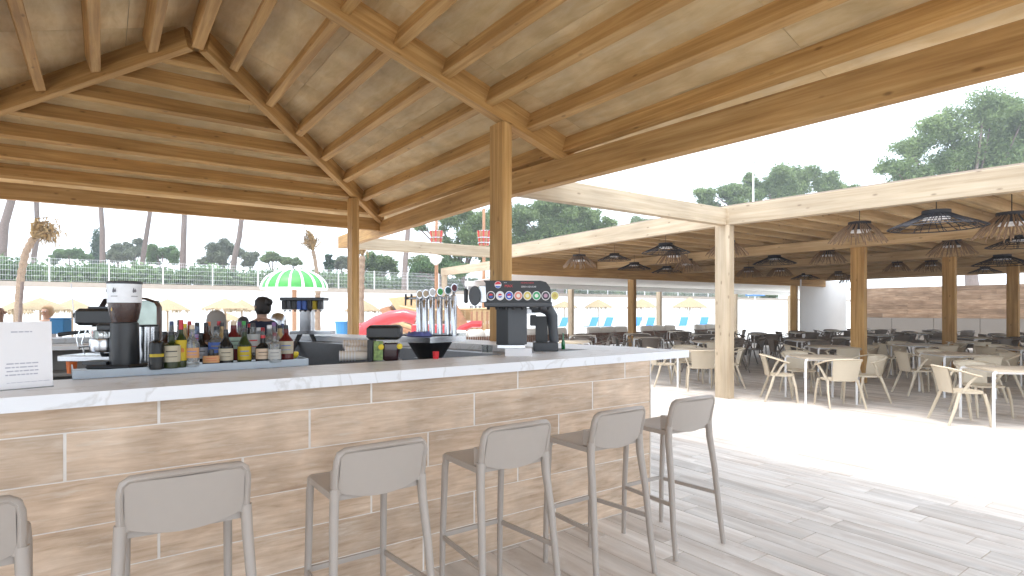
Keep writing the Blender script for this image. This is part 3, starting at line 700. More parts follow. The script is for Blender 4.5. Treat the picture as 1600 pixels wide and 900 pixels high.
# ------------------------------------------------------------------ the bar
FRV=3.04
bar=thing('bar_counter','long bar clad in wood-look tiles under a white marble counter','bar counter')
D=Vector((-.2535,.967)).normalized(); ND=Vector((-D.y,D.x))   # side edge runs back from the tip
tip=Vector((4.0,3.045)); C0=Vector((3.506,FRV))
ctop=MB().prism([(-4.5,2.75),(4.0,3.05),(3.90,3.58),(-4.5,3.42)],1.137,1.197)
obj('countertop',ctop,MARBLE,bar)
far_e=tip+D*7.0
p2=tip+ND*.56; p3=far_e+ND*.56
obj('side_countertop',MB().prism([(tip.x-.03,3.585),tuple(far_e),tuple(p3),(3.36,3.57)],1.137,1.1965),MARBLE,bar)
obj('back_countertop',MB().prism([tuple(far_e),(-4.5,7.9),(-4.5,7.35),(p3.x,p3.y-.3)],1.137,1.196),MARBLE,bar)
core=MB().prism([(-4.5,FRV+.0015),(3.49,FRV+.0015),(3.42,3.5),(-4.5,3.34)],-.01,1.136)
obj('bar_body',core,GROUT,bar)
obj('side_body',MB().prism([(3.49,3.2),(3.49+D.x*6.6,3.2+D.y*6.6),(3.49+D.x*6.6-.35,3.2+D.y*6.6-.1),(3.12,3.5)],-.01,1.136),DSTEEL,bar)
obj('back_body',MB().prism([(1.7,9.3),(-4.5,7.75),(-4.5,7.45),(1.7,9.0)],-.01,1.136),DSTEEL,bar)
rows=[(1.018,1.1365,.18),(.815,1.0125,.85),(.612,.8095,.53),(.409,.6065,.18),(.206,.4035,.85),(.003,.2005,.5)]
for z0,z1,off in rows:
    x=off-5.0
    while x<3.5:
        a,b_=max(x,-4.5),min(x+1.0,3.504)
        if b_-a>.02:
            obj('tile',MB().box(a-x,b_-x-.0055,-.0,.012,0,z1-z0,c=.001),CLAD,bar,M=Matrix.Translation((x,FRV-random.uniform(0,.001),z0)))
        x+=1.006
obj('edge_trim',MB().box(3.505,3.513,FRV-.002,FRV+.02,0,1.136),GROUT,bar)
# bar well behind the counter
obj('work_surface',MB().box(-4.5,3.1,3.52,4.1,.86,.9),STEEL,bar)
obj('work_cabinet',MB().box(-4.5,3.05,3.56,4.05,0,.858),DSTEEL,bar)
obj('back_shelf',MB().box(-3.5,-.2,7.2,7.4,.55,.6),GREYP,bar)
bf=obj('bar_floor',MB().box(-4.4,3.2,4.1,8.4,-.008,-.002),DSTEEL,bar)

# bottle tray
tr=thing('bottle_tray','long stainless tray carrying the bottles and the coffee grinder','tray')
TST=plain('tray_steel',(.30,.33,.36),.3,metal=.7,var=.08,scale=8)
a=G(113,594,1.197); b_=G(482,571.5,1.197)
TZ=1.228
c1=G(125,562,TZ); 
tray=MB().prism([(a.x,a.y),(b_.x,b_.y),(b_.x+.02,b_.y+.42),(a.x-.02,a.y+.42)],1.199,TZ-.012); obj('tray_base',tray,TST,tr)
def bar2(p,q,w_,z0,z1,nm): 
    d=Vector((q[0]-p[0],q[1]-p[1])).normalized(); n_=Vector((-d.y,d.x))*w_
    obj(nm,MB().prism([p,q,(q[0]+n_.x,q[1]+n_.y),(p[0]+n_.x,p[1]+n_.y)],z0,z1),TST,tr)
bar2((a.x,a.y),(b_.x,b_.y),.006,TZ-.012,TZ+.012,'front_rim'); bar2((a.x-.02,a.y+.42),(a.x,a.y),.006,TZ-.012,TZ+.012,'end_rim'); bar2((b_.x,b_.y),(b_.x+.02,b_.y+.42),.006,TZ-.012,TZ+.012,'end_rim')

# ------------------------------------------------------------------ bar stools
def stool():
    t=thing('bar_stool','x','bar stool',(0,0,0),0,'grey stools along the bar front')
    # local: y=0 at rear feet, +y towards the bar; x centred
    st=MB(); n=10; vs=[];fs=[]
    xs=[-.195,-.18,-.1,0,.1,.18,.195]; ys=[.10,.12,.2,.32,.42,.455,.475]
    for y in ys:
        for x in xs: vs.append((x*(1.0 if y<.4 else .985),y,.775-.010*(1-(x/.2)**2)*(1 if .1<y<.44 else .3)-(0.012 if y>.46 else 0)-(.006 if abs(x)>.19 else 0)))
    k=len(xs)
    for i in range(len(ys)-1):
        for j in range(k-1): fs.append((i*k+j,i*k+j+1,(i+1)*k+j+1,(i+1)*k+j))
    base=len(vs); vs+=[(v[0],v[1],v[2]-.028) for v in vs]
    fs+=[tuple(reversed([q+base for q in f])) for f in fs[:]]
    ring=[j for j in range(k)]+[i*k+k-1 for i in range(1,len(ys))]+[(len(ys)-1)*k+j for j in range(k-2,-1,-1)]+[i*k for i in range(len(ys)-2,0,-1)]
    for i in range(len(ring)):
        p,q=ring[i],ring[(i+1)%len(ring)]; fs.append((p,p+base,q+base,q))
    st.add(vs,fs); obj('seat',st,TAUPE,t,40)
    for s_ in (-1,1):
        obj('leg',MB().sweep([(s_*.233,.0,0),(s_*.226,.025,.2),(s_*.212,.055,.5),(s_*.2,.085,.70),(s_*.196,.088,.80)],[(.014,.017),(.016,.019),(.018,.021),(.02,.024),(.02,.024)],8),TAUPE,t,60)
        obj('leg',MB().sweep([(s_*.188,.49,0),(s_*.186,.485,.3),(s_*.182,.465,.7),(s_*.178,.45,.762)],[(.014,.016),(.016,.018),(.018,.02),(.018,.018)],8),TAUPE,t,60)
        obj('footrest',MB().sweep([(s_*.222,.03,.325),(s_*.187,.487,.318)],[(.009,.017)]*2,4,up=(0,0,1),ph=.5),TAUPE,t)
    obj('footrest',MB().sweep([(-.187,.487,.325),(.187,.487,.325)],[(.009,.017)]*2,4,up=(0,0,1),ph=.5),TAUPE,t)
    # back frame: one curved hoop
    hp=[(-.196,.088,.79),(-.197,.075,.86),(-.196,.062,.915),(-.188,.055,.945),(-.168,.045,.962),(-.10,.028,.968),(0,.020,.970),(.10,.028,.968),(.168,.045,.962),(.188,.055,.945),(.196,.062,.915),(.197,.075,.86),(.196,.088,.79)]
    obj('backrest_frame',MB().sweep(hp,[(.0135,.021)]*len(hp),8,up=(0,1,0)),TAUPE,t,60)
    bp=MB(); vs=[];fs=[]; nx,nz=12,6
    for side in (0,1):
        for i in range(nz+1):
            for j in range(nx+1):
                x=-.185+.37*j/nx; f=i/nz; zt=.955; zb_=.785-.034*(1-(x/.185)**2); z=zt+(zb_-zt)*f
                y=.035-.018*(1-(x/.185)**2)+.045*f+(.016 if side else 0); vs.append((x,y,z))
    K=(nx+1)*(nz+1)
    for i in range(nz):
        for j in range(nx):
            a_=i*(nx+1)+j; fs.append((a_,a_+nx+1,a_+nx+2,a_+1)); fs.append((K+a_,K+a_+1,K+a_+nx+2,K+a_+nx+1))
    for j in range(nx): a_=nz*(nx+1)+j; fs.append((a_,K+a_,K+a_+1,a_+1))
    bp.add(vs,fs); obj('backrest',bp,TAUPE,t,50)
    for s_ in (-1,1): obj('bracket',MB().prism([(s_*.155,.09),(s_*.19,.07),(s_*.19,.16),(s_*.165,.16)][::s_],.775,.86),TAUPE,t)
    return t
SU=[-.40,.24,.964,1.667,2.385,3.085]; SV=[2.235,2.262,2.235,2.232,2.232,2.265]; SRZ=[.02,-.03,.01,.0,.015,-.03]
lab=['grey bar stool cut off by the left edge of the view','grey bar stool nearest the camera, second from the left edge','grey bar stool in the middle of the row, third from the left',
 'grey bar stool below the beer taps, fourth from the left','grey bar stool left of the last one, fifth from the left','grey bar stool at the right end of the bar']
s0=stool()
for i in range(6):
    s_=s0 if i==0 else dup(s0,(0,0,0)); s_.location=(SU[i],SV[i],0); s_.rotation_euler=(0,0,SRZ[i]); s_['label']=lab[i]

# ------------------------------------------------------------------ dining chairs and tables
def chair():
    t=thing('dining_chair','x','chair',(0,0,0),0,'beige armchairs at the dining tables')
    # faces +y; origin at centre of the seat
    st=MB(); vs=[];fs=[]; n=16
    out=[]
    for k in range(n):
        a_=2*math.pi*k/n; c_,s_=math.cos(a_),math.sin(a_); ex=.62
        out.append((.225*math.copysign(abs(c_)**ex,c_),.22*math.copysign(abs(s_)**ex,s_)))
    st.prism(out,.425,.45); obj('seat',st,BEIGE,t,30)
    bk=MB(); nx,nz=8,5; vs=[];fs=[]
    for side in (0,1):
        for i in range(nz+1):
            f=i/nz
            for j in range(nx+1):
                g_=j/nx*2-1; hw=.195+.03*f; x=hw*g_; y=-.215-.045*f+.045*g_*g_-(.03*f*f)-(.016 if side else 0); vs.append((x,y,.43+.335*f))
    K=(nx+1)*(nz+1)
    for i in range(nz):
        for j in range(nx):
            a_=i*(nx+1)+j; fs.append((a_,a_+1,a_+nx+2,a_+nx+1)); fs.append((K+a_,K+a_+nx+1,K+a_+nx+2,K+a_+1))
    bk.add(vs,fs); obj('backrest',bk,BEIGE,t,50)
    rail=[(-.30,.10,.665),(-.305,.0,.69),(-.29,-.14,.735),(-.22,-.245,.762),(-.1,-.295,.77),(0,-.305,.772),(.1,-.295,.77),(.22,-.245,.762),(.29,-.14,.735),(.305,0,.69),(.30,.10,.665)]
    obj('armrest',MB().sweep(rail,[(.024,.013)]*len(rail),6,up=(0,0,1)),BEIGE,t,60)
    for s_ in (-1,1):
        obj('leg',MB().sweep([(s_*.285,-.27,0),(s_*.265,-.18,.25),(s_*.235,-.12,.44)],[(.014,.016),(.018,.021),(.019,.021)],6),BEIGE,t,60)
        obj('leg',MB().sweep([(s_*.24,.24,0),(s_*.235,.21,.25),(s_*.22,.17,.43)],[(.014,.016),(.018,.021),(.019,.021)],6),BEIGE,t,60)
        obj('arm_support',MB().sweep([(s_*.228,-.09,.435),(s_*.27,-.02,.58),(s_*.30,.05,.68)],[(.016,.019)]*3,6),BEIGE,t,60)
    return t
def table():
    t=thing('dining_table','x','table',(0,0,0),0,'square dining tables under the pergola')
    out=[]; n=24
    for k in range(n):
        a_=2*math.pi*(k+.5)/n; c_,s_=math.cos(a_),math.sin(a_); out.append((.40*math.copysign(abs(c_)**.33,c_),.40*math.copysign(abs(s_)**.33,s_)))
    obj('tabletop',MB().prism(out,.733,.753),TTOP,t)
    obj('apron',MB().box(-.33,.33,-.33,.33,.70,.732),WMET,t)
    for sx in (-1,1):
        for sy in (-1,1):
            obj('leg',MB().sweep([(sx*.40,sy*.40,0),(sx*.40,sy*.40,.68),(sx*.385,sy*.385,.715),(sx*.33,sy*.33,.724)],[(.019,.019)]*4,6),WMET,t,60)
    return t
ch0=chair(); tb0=table(); used=[False,False]
SHADEP=plain('shaded_plastic',(.20,.165,.135),.5)  # beige plastic darkened: shade of the far rows put into the colour
FARM={}
def put(which,u,v,rz,label,group=None):
    src=(ch0,tb0)[which]
    if not used[which]: used[which]=True; o=src; o.location=(u,v,0); o.rotation_euler=(0,0,rz); o['label']=label
    else: o=dup(src,(u,v,0),rz,label)
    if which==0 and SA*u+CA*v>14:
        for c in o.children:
            if c.data.name not in FARM: m_=c.data.copy(); m_.materials.clear(); m_.materials.append(SHADEP); FARM[c.data.name]=m_; FARM[m_.name]=m_
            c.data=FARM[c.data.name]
    if group: o['group']=group
    return o
def XY(X,Y): p=W(0,1,0); return Vector((CA*X+SA*Y,-SA*X+CA*Y,0))
def T(X,Y,rot,chairs,lab,clabs=None,grp=None):
    """X,Y camera-aligned metres; rot degrees relative to the camera axes; chairs = list of side angles (0=far side,90=left,180=near,270=right), extra turn"""
    p=XY(X,Y); put(1,p.x,p.y,R(rot)-A,lab)
    if clabs is None: clabs=[{0:'chair behind ',90:'chair left of ',180:'chair in front of ',270:'chair right of '}[c[0]]+lab[0].lower()+lab[1:] for c in chairs]
    for i,cdef in enumerate(chairs):
        ang,dist,tw=cdef
        a_=R(rot+ang)-A; q=p+Vector((-math.sin(a_),math.cos(a_),0))*dist
        put(0,q.x,q.y,a_+math.pi+R(tw),clabs[i])
T(3.70,11.62,-6,[(180,.60,-3),(90,.62,8),(270,.66,-5),(0,.6,4)],'square table behind the front pergola post',
  ['beige armchair with its back to the camera, left of the front pergola post','beige armchair just beyond the bar counter tip','beige armchair partly hidden right of the front pergola post','beige armchair on the far side of the table behind the front post'])
T(5.22,9.72,-4,[(180,.62,6),(90,.66,-12),(270,.72,8),(0,.72,0)],'square table nearest the front pergola post on its right',
  ['beige armchair seen from behind at the table right of the front post','beige armchair at the left side of the table right of the front post','beige armchair at the right side of the table right of the front post','beige armchair at the far side of the table right of the front post'])
T(6.72,7.72,-13,[(96,.62,-6),(0,.66,10),(262,.70,14)],'nearest square table, close to the right edge of the view',
  ['beige armchair left of the nearest table, turned sideways','beige armchair behind the nearest table','beige armchair cut off by the right edge of the view'])
T(8.02,10.35,-9,[(90,.66,0),(180,.6,5),(0,.64,0),(270,.64,6)],'square table behind the nearest one, left of the right-hand post',
  ['beige armchair sideways at the table behind the nearest one','beige armchair backing onto the nearest table','beige armchair on the far side of the second table','beige armchair right of the second table'])
T(6.95,12.5,-7,[(180,.6,0),(270,.62,4),(90,.64,-5)],'square table left of the second pergola post',
  ['shaded armchair in front of the table left of the second post','shaded armchair beside the second pergola post','shaded armchair left of the table by the second post'])
T(10.1,9.6,-10,[(90,.64,0),(0,.62,0)],'square table beyond the right edge chair',['beige armchair at the table beyond the right edge','beige armchair behind the table beyond the right edge'])
fartab=[(3.9,16.4),(4.2,19.2),(6.2,18.4),(7.8,15.2),(9.4,13.2),(10.7,11.9),(8.3,18.9),(9.8,16.5),(11.3,14.6),(12.9,13.0),(10.4,20.4),(11.9,18.3),(13.4,16.4),(14.9,14.8),(12.6,22.0),(14.3,19.9),(15.8,18.0),(17.2,16.3),(16.6,21.8),(18.4,19.6),(6.2,21.2),(2.2,17.8),(1.6,14.6),(14.8,23.6),(8.2,22.6),(5.0,14.4),(6.1,16.2)]
gaps=[(0,1133,'left of the front post'),(1133,1254,'between the front and inner posts'),(1254,1352,'between the inner and second posts'),(1352,1492,'between the second and third posts'),(1492,9999,'right of the third post')]
ORD=['nearest','second nearest','third nearest','fourth nearest','fifth nearest','sixth nearest','seventh nearest','eighth nearest','ninth nearest','tenth nearest']
cnt={}
fartab.sort(key=lambda p:p[1])
for i,(X,Y) in enumerate(fartab):
    gx=[g_ for g_ in gaps if g_[0]<=800+F*X/Y<g_[1]][0][2]; k_=cnt.get(gx,0); cnt[gx]=k_+1
    flab='the %s shaded far table %s'%(ORD[k_],gx)
    T(X,Y,random.uniform(-12,-2),[(a_,random.uniform(.56,.68),random.uniform(-14,14)) for a_ in (0,90,180,270)],flab)
# sofas
for i,(u,v,L) in enumerate(((13.6,17.2,2.3),(17.0,17.3,2.6),(20.3,17.4,2.4),(24.0,17.4,2.6),(10.6,17.3,2.2))):
    t=thing('garden_sofa','cream cushioned sofa '+['left of the dark inner post','just right of the dark inner post','behind the front pergola post','right of the front pergola post','beyond the soda machine'][i],'sofa',(u,v,0),R(4*(i%2)),'cream sofas beyond the dining tables')
    obj('base',MB().box(-L/2,L/2,-.4,.4,.12,.3,c=.01),SLAT,t)
    for k in range(int(L/.09)): obj('slat',MB().box(-L/2+k*.09,-L/2+k*.09+.05,-.44,-.41,.12,.62),SLAT,t) if k<26 else None
    obj('seat_cushion',MB().box(-L/2+.05,L/2-.05,-.36,.38,.3,.46,c=.05),CUSH,t,50)
    for k in range(3):
        w_=(L-.1)/3; obj('back_cushion',MB().box(-w_/2+.01,w_/2-.01,-.09,.09,0,.42,c=.06),CUSH,t,60,M=Matrix.Translation((-L/2+.05+w_*(k+.5),-.3,.44))@Matrix.Rotation(R(random.uniform(-4,4)),4,'Y')@Matrix.Rotation(R(-8),4,'X'))

# ------------------------------------------------------------------ pendant lamps
def lamp_nat():
    t=thing('pendant_lamp','x','lamp',(0,0,0),0,'woven pendant lamps under the pergola')
    obj('collar',MB().lathe([(.16,0),(.17,.0),(.17,-.14),(.16,-.14),(.16,-.005)],20),BWICK,t,40)
    obj('white_band',MB().lathe([(.158,-.12),(.158,-.17),(.15,-.17)],20),PAPER,t,40)
    m=MB(); r=random.Random(2)
    for ring,(n,rz,ln) in enumerate(((27,.165,1.0),(22,.155,.88))):
        for k in range(n):
            a_=2*math.pi*(k+r.uniform(-.3,.3))/n; R1=.43*ln*r.uniform(.9,1.08); z1=-.33*r.uniform(.88,1.1)
            tw=r.uniform(-.12,.12)
            m.sweep([(rz*math.cos(a_),rz*math.sin(a_),-.045),((rz+R1)*.5*math.cos(a_),(rz+R1)*.5*math.sin(a_),-.16),(R1*math.cos(a_+tw),R1*math.sin(a_+tw),z1)],[.008,.012,.009],4)
    obj('stick_shade',m,STICK,t,kind='stuff')
    obj('cable',MB().sweep([(0,0,-.02),(0,0,.32)],.006,5),ROPE,t)
    obj('bulb',MB().lathe([(.02,-.02),(.045,-.07),(.03,-.11),(.001,-.12)],10),PAPER,t,50)
    return t
def lamp_blk():
    t=thing('pendant_lamp','x','lamp',(0,0,0),0,'woven pendant lamps under the pergola')
    obj('collar',MB().lathe([(.18,0),(.185,.0),(.185,-.11),(.175,-.11),(.175,-.005)],20),BWICK,t,40)
    obj('white_band',MB().lathe([(.172,-.09),(.172,-.135),(.165,-.135)],20),PAPER,t,40)
    m=MB(); r=random.Random(4); n=52
    pr=[(.17,-.05),(.33,-.13),(.50,-.20),(.62,-.255)]
    for k in range(n):
        a_=2*math.pi*k/n+r.uniform(-.02,.02); tw=r.uniform(-.25,.25)
        m.sweep([(q*math.cos(a_+tw*i/3),q*math.sin(a_+tw*i/3),z) for i,(q,z) in enumerate(pr)],[.0075,.007,.006,.006],4)
    for q,z in ((.26,-.095),(.40,-.165),(.52,-.21),(.62,-.255),(.63,-.26)):
        m.sweep([(q*math.cos(2*math.pi*k/24),q*math.sin(2*math.pi*k/24),z) for k in range(25)],.006,4)
    obj('wicker_shade',m,BWICK,t,kind='stuff')
    obj('cable',MB().sweep([(0,0,-.02),(0,0,.32)],.006,5),ROPE,t)
    obj('bulb',MB().lathe([(.02,-.02),(.045,-.07),(.03,-.11),(.001,-.12)],10),PAPER,t,50)
    return t
LN=[(1343,347,82,'straw-coloured stick lamp hanging in front of the second pergola post'),(1581,332,102,'large straw-coloured stick lamp in the upper right corner of the pergola'),
 (1487,374,64,'straw-coloured stick lamp hanging in front of the third pergola post'),(1293,390,54,'straw-coloured stick lamp left of the second pergola post'),
 (905,398,52,'straw-coloured stick lamp farthest left, above the soda machine'),(1053,391,54,'straw-coloured stick lamp in the overlapping cluster left of the front post'),
 (1074,405,47,'lower straw-coloured stick lamp at the right of the overlapping cluster'),(1136,376,62,'straw-coloured stick lamp mostly hidden behind the front pergola post'),
 (1218,416,40,'small straw-coloured stick lamp right of the front pergola post'),(1170,417,40,'small straw-coloured stick lamp just right of the front post'),
 (1402,409,38,'dim stick lamp between the second and third posts'),(1455,407,44,'dim stick lamp just left of the third post'),(1311,424,33,'dim far stick lamp left of the second post'),(1327,430,30,'farthest dim stick lamp touching the second post')]
LB=[(1463,329,131,'big black wicker wide-brim lamp at the front edge of the pergola'),(960,396,52,'black wide-brim lamp second from the left'),(991,410,52,'black wide-brim lamp in front of the dark inner post'),
 (1040,380,74,'black wide-brim lamp topping the overlapping cluster'),(1042,416,47,'low black wide-brim lamp under the overlapping cluster'),(1210,399,64,'black wide-brim lamp right of the front post'),
 (1258,427,42,'far black wide-brim lamp above the right inner post'),(1592,368,84,'black wide-brim lamp cut by the right edge, under the large stick lamp'),(1566,398,78,'black wide-brim lamp left of the right-most post'),(1539,417,44,'far black wide-brim lamp right of the third post')]
LP=None
for src,lst,dia in ((lamp_nat,LN,.88),(lamp_blk,LB,1.27)):
    l0=src()
    for i,(px,yt,w_,lb) in enumerate(lst):
        Y=(2.93-CAMZ)*F/(485-yt); Y=min(Y,12.9/(CA-SA*(px-800)/F)); k_=w_*Y/F/dia; p=W(px,Y,ZZ(yt,Y))
        if i==0: o=l0; o.location=p; o['label']=lb; o.rotation_euler=(0,0,.3)
        else: o=dup(l0,p,i*1.3,lb)
        o.scale=(k_,k_,k_)
# ------------------------------------------------------------------ bottles
def glass(name,c,tr=.85,rough=.03):
    m,n,b=newmat(name); b.inputs['Base Color'].default_value=(*c,1); b.inputs['Roughness'].default_value=rough; b.inputs['Transmission Weight'].default_value=tr; b.inputs['IOR'].default_value=1.3; b.inputs['Coat Weight'].default_value=.3; return m
GL=dict(black=plain('dark_bottle_glass',(.012,.011,.010),.12,spec=.25,var=.02),olive=plain('olive_bottle_glass',(.022,.032,.008),.12,spec=.25),clear=glass('clear_glass',(.80,.84,.84)),
  red=plain('red_liqueur_glass',(.10,.008,.008),.12,spec=.3),amber=plain('amber_glass',(.20,.05,.01),.12,spec=.3),blue=glass('blue_glass',(.35,.5,.8),.7),brown=plain('brown_glass',(.04,.015,.008),.12,spec=.3),gold=glass('gold_glass',(.9,.65,.3),.6))
CAPS=dict(k=BLACK,r=plain('red_cap',(.45,.02,.03),.4),o=plain('orange_cap',(.55,.17,.04),.4),w=PAPER,g=plain('green_cap',(.05,.4,.08),.4),y=YEL,s=STEEL,n=plain('cream_cap',(.62,.5,.36),.5),b=plain('navy_cap',(.03,.05,.14),.4),d=plain('wine_cap',(.12,.02,.03),.4),t=plain('teal_cap',(.04,.12,.12),.4),p=plain('purple_cap',(.2,.08,.25),.4))
LBL=dict(c=plain('cream_label',(.42,.38,.28),.6),y=plain('yellow_label',(.46,.34,.012),.6),w=plain('white_label',(.42,.42,.40),.6),o=plain('orange_label',(.5,.26,.11),.6),g=plain('mint_label',(.28,.40,.33),.6),b=plain('blue_label',(.08,.16,.5),.6),s=plain('steel_label',(.42,.45,.5),.4),l=plain('lilac_label',(.4,.3,.55),.6),d=plain('tan_label',(.55,.42,.30),.6),k=plain('dark_label',(.05,.04,.04),.5),r=plain('red_label',(.5,.04,.04),.6))
def bottle(px,ytop,ybot,w,gl,cap,lbl,label,shape='s',capf=.2,lz=(.12,.5),squash=1.0,back=0.0,txt=None,z=TZ):
    p=G(px,ybot,z); 
    if back: d=Vector((p.x,p.y,0)).normalized(); p=p+d*back; p.z=z
    Y=SA*p.x+CA*p.y; H=(ybot-ytop)*Y/F if not back else ZZ(ytop,Y)-z; r=w*Y/F/2*math.cos(math.atan((px-800)/F))*(1.5 if back else 1.27)
    t=thing('bottle',label,'bottle',p,-math.atan2(p.x,p.y),'bottles on the steel tray')
    if shape=='s':   prof=[(r*.9,0),(r,.01*H),(r,.52*H),(r*.92,.58*H),(r*.55,.67*H),(r*.36,.73*H),(r*.33,.90*H)]
    elif shape=='w': prof=[(r*.9,0),(r,.01*H),(r,.50*H),(r*.85,.58*H),(r*.5,.70*H),(r*.34,.80*H),(r*.32,.90*H)]
    elif shape=='q': prof=[(r*.92,0),(r,.01*H),(r,.60*H),(r*.9,.645*H),(r*.45,.68*H),(r*.34,.72*H),(r*.34,.90*H)]
    elif shape=='f': prof=[(r*.7,0),(r,.08*H),(r*1.0,.35*H),(r*.8,.5*H),(r*.42,.6*H),(r*.30,.7*H),(r*.30,.90*H)]
    else:            prof=[(r*.85,0),(r*.9,.02*H),(r,.45*H),(r*.97,.55*H),(r*.6,.66*H),(r*.36,.74*H),(r*.33,.9*H)]
    obj('glass_body',MB().lathe(prof,16,sy=squash),GL[gl],t,35)
    zc=H*(1-capf); rc=max(r*.31,.0105)
    obj('cap',MB().lathe([(rc,zc),(rc*1.06,zc+.01*H),(rc,H),(rc*.6,H+.001)],12),CAPS[cap],t,35)
    if lbl:
        m=MB(); z0,z1=lz[0]*H,lz[1]*H; n=12; vs=[]
        for zz in (z0,z1):
            for k in range(n+1):
                th=-math.pi/2+(-1.15+2.3*k/n); vs.append(((r+.0012)*math.cos(th),(r+.0012)*squash*math.sin(th)-(.0012 if squash<1 else 0),zz))
        m.add(vs,[(k,k+1,n+2+k,n+1+k) for k in range(n)])
        lo=obj('label_print',m,LBL[lbl],t,40)
        band=MB(); zz=z0+(z1-z0)*.62; vs=[]
        for z_ in (zz,zz+(z1-z0)*.07,z0+(z1-z0)*.3,z0+(z1-z0)*.34):
            for k in range(n-3):
                th=-math.pi/2+(-.6+1.2*k/(n-4)); vs.append(((r+.002)*math.cos(th),(r+.002)*squash*math.sin(th)-(.0012 if squash<1 else 0),z_))
        q=n-3; band.add(vs,[(k,k+1,q+1+k,q+k) for k in range(q-1)]+[(2*q+k,2*q+k+1,3*q+1+k,3*q+k) for k in range(q-1)])
        if not txt: obj('print_band',band,random.choice([LBL['r'],INK,LBL['k'],LBL['b']]) if lbl not in 'kb' else LBL['y'],lo)
        else: text('lettering',txt[0],txt[1],Matrix.Translation((0,-(r+.006)*squash-.001,(z0+z1)/2))@Matrix.Rotation(R(90),4,'X'),LBL[txt[2]],t,sx=txt[3] if len(txt)>3 else .8)
    return t
B=bottle
# front row
B(245,511,577,19,'black','k','y','round black bottle with small yellow emblem, first of the front row','q',.25,(.30,.37))
B(268,518,575,24,'olive','k','c','squat dark bottle with cream label beside the yellow labelled one','q',.2,(.18,.62))
B(283,500,574,15,'olive','r','y','green bottle with bright yellow label and big red letters','s',.2,(.15,.58),txt=('J B',.030,'r',.9))
B(300,508,573,19,'clear','n','o','clear bottle with cork top and orange label','s',.16,(.22,.46))
B(330,546,571,22,'black','k','o','flat round dark bottle with oval orange label in front','f',.2,(.18,.62),.5)
B(353,515,569,19,'black','k','c','sloping dark bottle with white square label','w',.3,(.12,.46))
B(382,513,567,18,'olive','k','y','sloping olive bottle with plain yellow label','w',.22,(.1,.48))
B(411,524,566,19,'black','r','d','short dark bottle with red neck and beige label','s',.3,(.14,.52))
B(429,520,566,17,'clear','d','w','short clear bottle with white label and dark red cap','q',.22,(.12,.45))
B(447,508,563,19,'red','k','c','dark red bottle with pale yellow label at the right end','s',.22,(.2,.55))
# second row
B(239,524,568,11,'black','k',None,'plain black neck rising behind the first bottle','s',.2,back=.10)
B(257,518,566,16,'brown','k','k','dark bottle hidden between the first two front bottles','s',.2,back=.08)
B(268,502,566,15,'clear','b','w','tall bottle with navy cap and silver neck behind the cream label','s',.24,back=.12)
B(280,500,566,13,'clear','k','y','black capped bottle behind the yellow labelled one','s',.12,back=.16)
B(289,506,566,13,'gold','y','y','thin bottle with yellow neck foil in the second row','s',.3,back=.10)
B(296,502,566,14,'amber','r','y','amber bottle with red cap behind the cork topped one','s',.16,back=.14)
B(308,504,566,16,'blue','k','l','blue bottle with black cap and lilac print','s',.2,(.4,.7),back=.09)
B(314,520,566,15,'black','k','s','dark bottle with steel label between cork top and oval label','s',.2,back=.05)
B(322,504,566,15,'brown','k','o','brown bottle with patterned orange label in the second row','s',.15,back=.10)
B(326,503,566,14,'clear','o','c','clear bottle with long orange neck foil','s',.36,back=.15)
B(338,510,566,18,'clear','k','b','clear bottle with blue band label in the second row','s',.16,(.25,.55),back=.08)
B(342,502,565,14,'clear','r','w','clear bottle with red cap above the blue band','s',.15,back=.15)
B(347,504,565,13,'gold','k','o','golden bottle with black cap beside the red cap','s',.18,back=.12)
B(365,502,564,20,'red','n','g','deep red bottle with cream cap and mint label','s',.26,(.3,.6),back=.07)
B(374,503,563,14,'clear','p','w','clear bottle with purple cap in the second row','s',.16,back=.13)
B(381,502,563,13,'clear','g','g','clear bottle with green cap behind the yellow square label','s',.2,back=.13)
B(390,506,562,14,'black','r','k','dark bottle with red and black neck beside the green cap','s',.3,back=.10)
B(395,505,562,16,'clear','k','w','clear bottle with round yellow seal on a white label','s',.2,(.2,.7),back=.05)
B(404,512,562,15,'clear','w','w','plain clear bottle with white cap between black caps','s',.2,back=.12)
B(410,512,562,15,'clear','r','g','clear bottle with wide red cap in the second row','s',.15,back=.14)
B(421,508,562,17,'clear','w','w','tall clear bottle with white neck near the right end','s',.3,back=.09)
B(428,504,562,14,'clear','p','w','tall clear bottle with purple neck strip near the right end','s',.3,back=.14)
B(437,508,560,15,'gold','k','c','slanting golden bottle beside the dark red one','w',.2,back=.09)
B(441,506,560,12,'clear','b','w','thin clear bottle with navy cap at the right end','s',.16,back=.14)
lm=thing('lemon_half','cut yellow lemon beside the last bottle on the tray','lemon',G(459,560,TZ)); obj('lemon_peel',MB().lathe([(.012,0),(.026,.012),(.031,.03),(.026,.042),(.001,.043)],14),YEL,lm,50)
# shaker glasses behind grinder
for i,(px,c_) in enumerate(((227,'blue'),(236,'clear'))):
    p=G(px,572,TZ); d=Vector((p.x,p.y,0)).normalized()*(.12+.03*i); Y=3.25
    t=thing('milk_jug','%s beside the coffee grinder'%('tall steel canister with dark rim','narrow steel canister right of the other one')[i],'jug',p+d)
    obj('body',MB().lathe([(.035,0),(.035,.21),(.03,.21),(.03,.01)],16),STEEL,t,40); obj('rim',MB().lathe([(.036,.21),(.037,.222),(.03,.222)],16),BLACK,t,40)

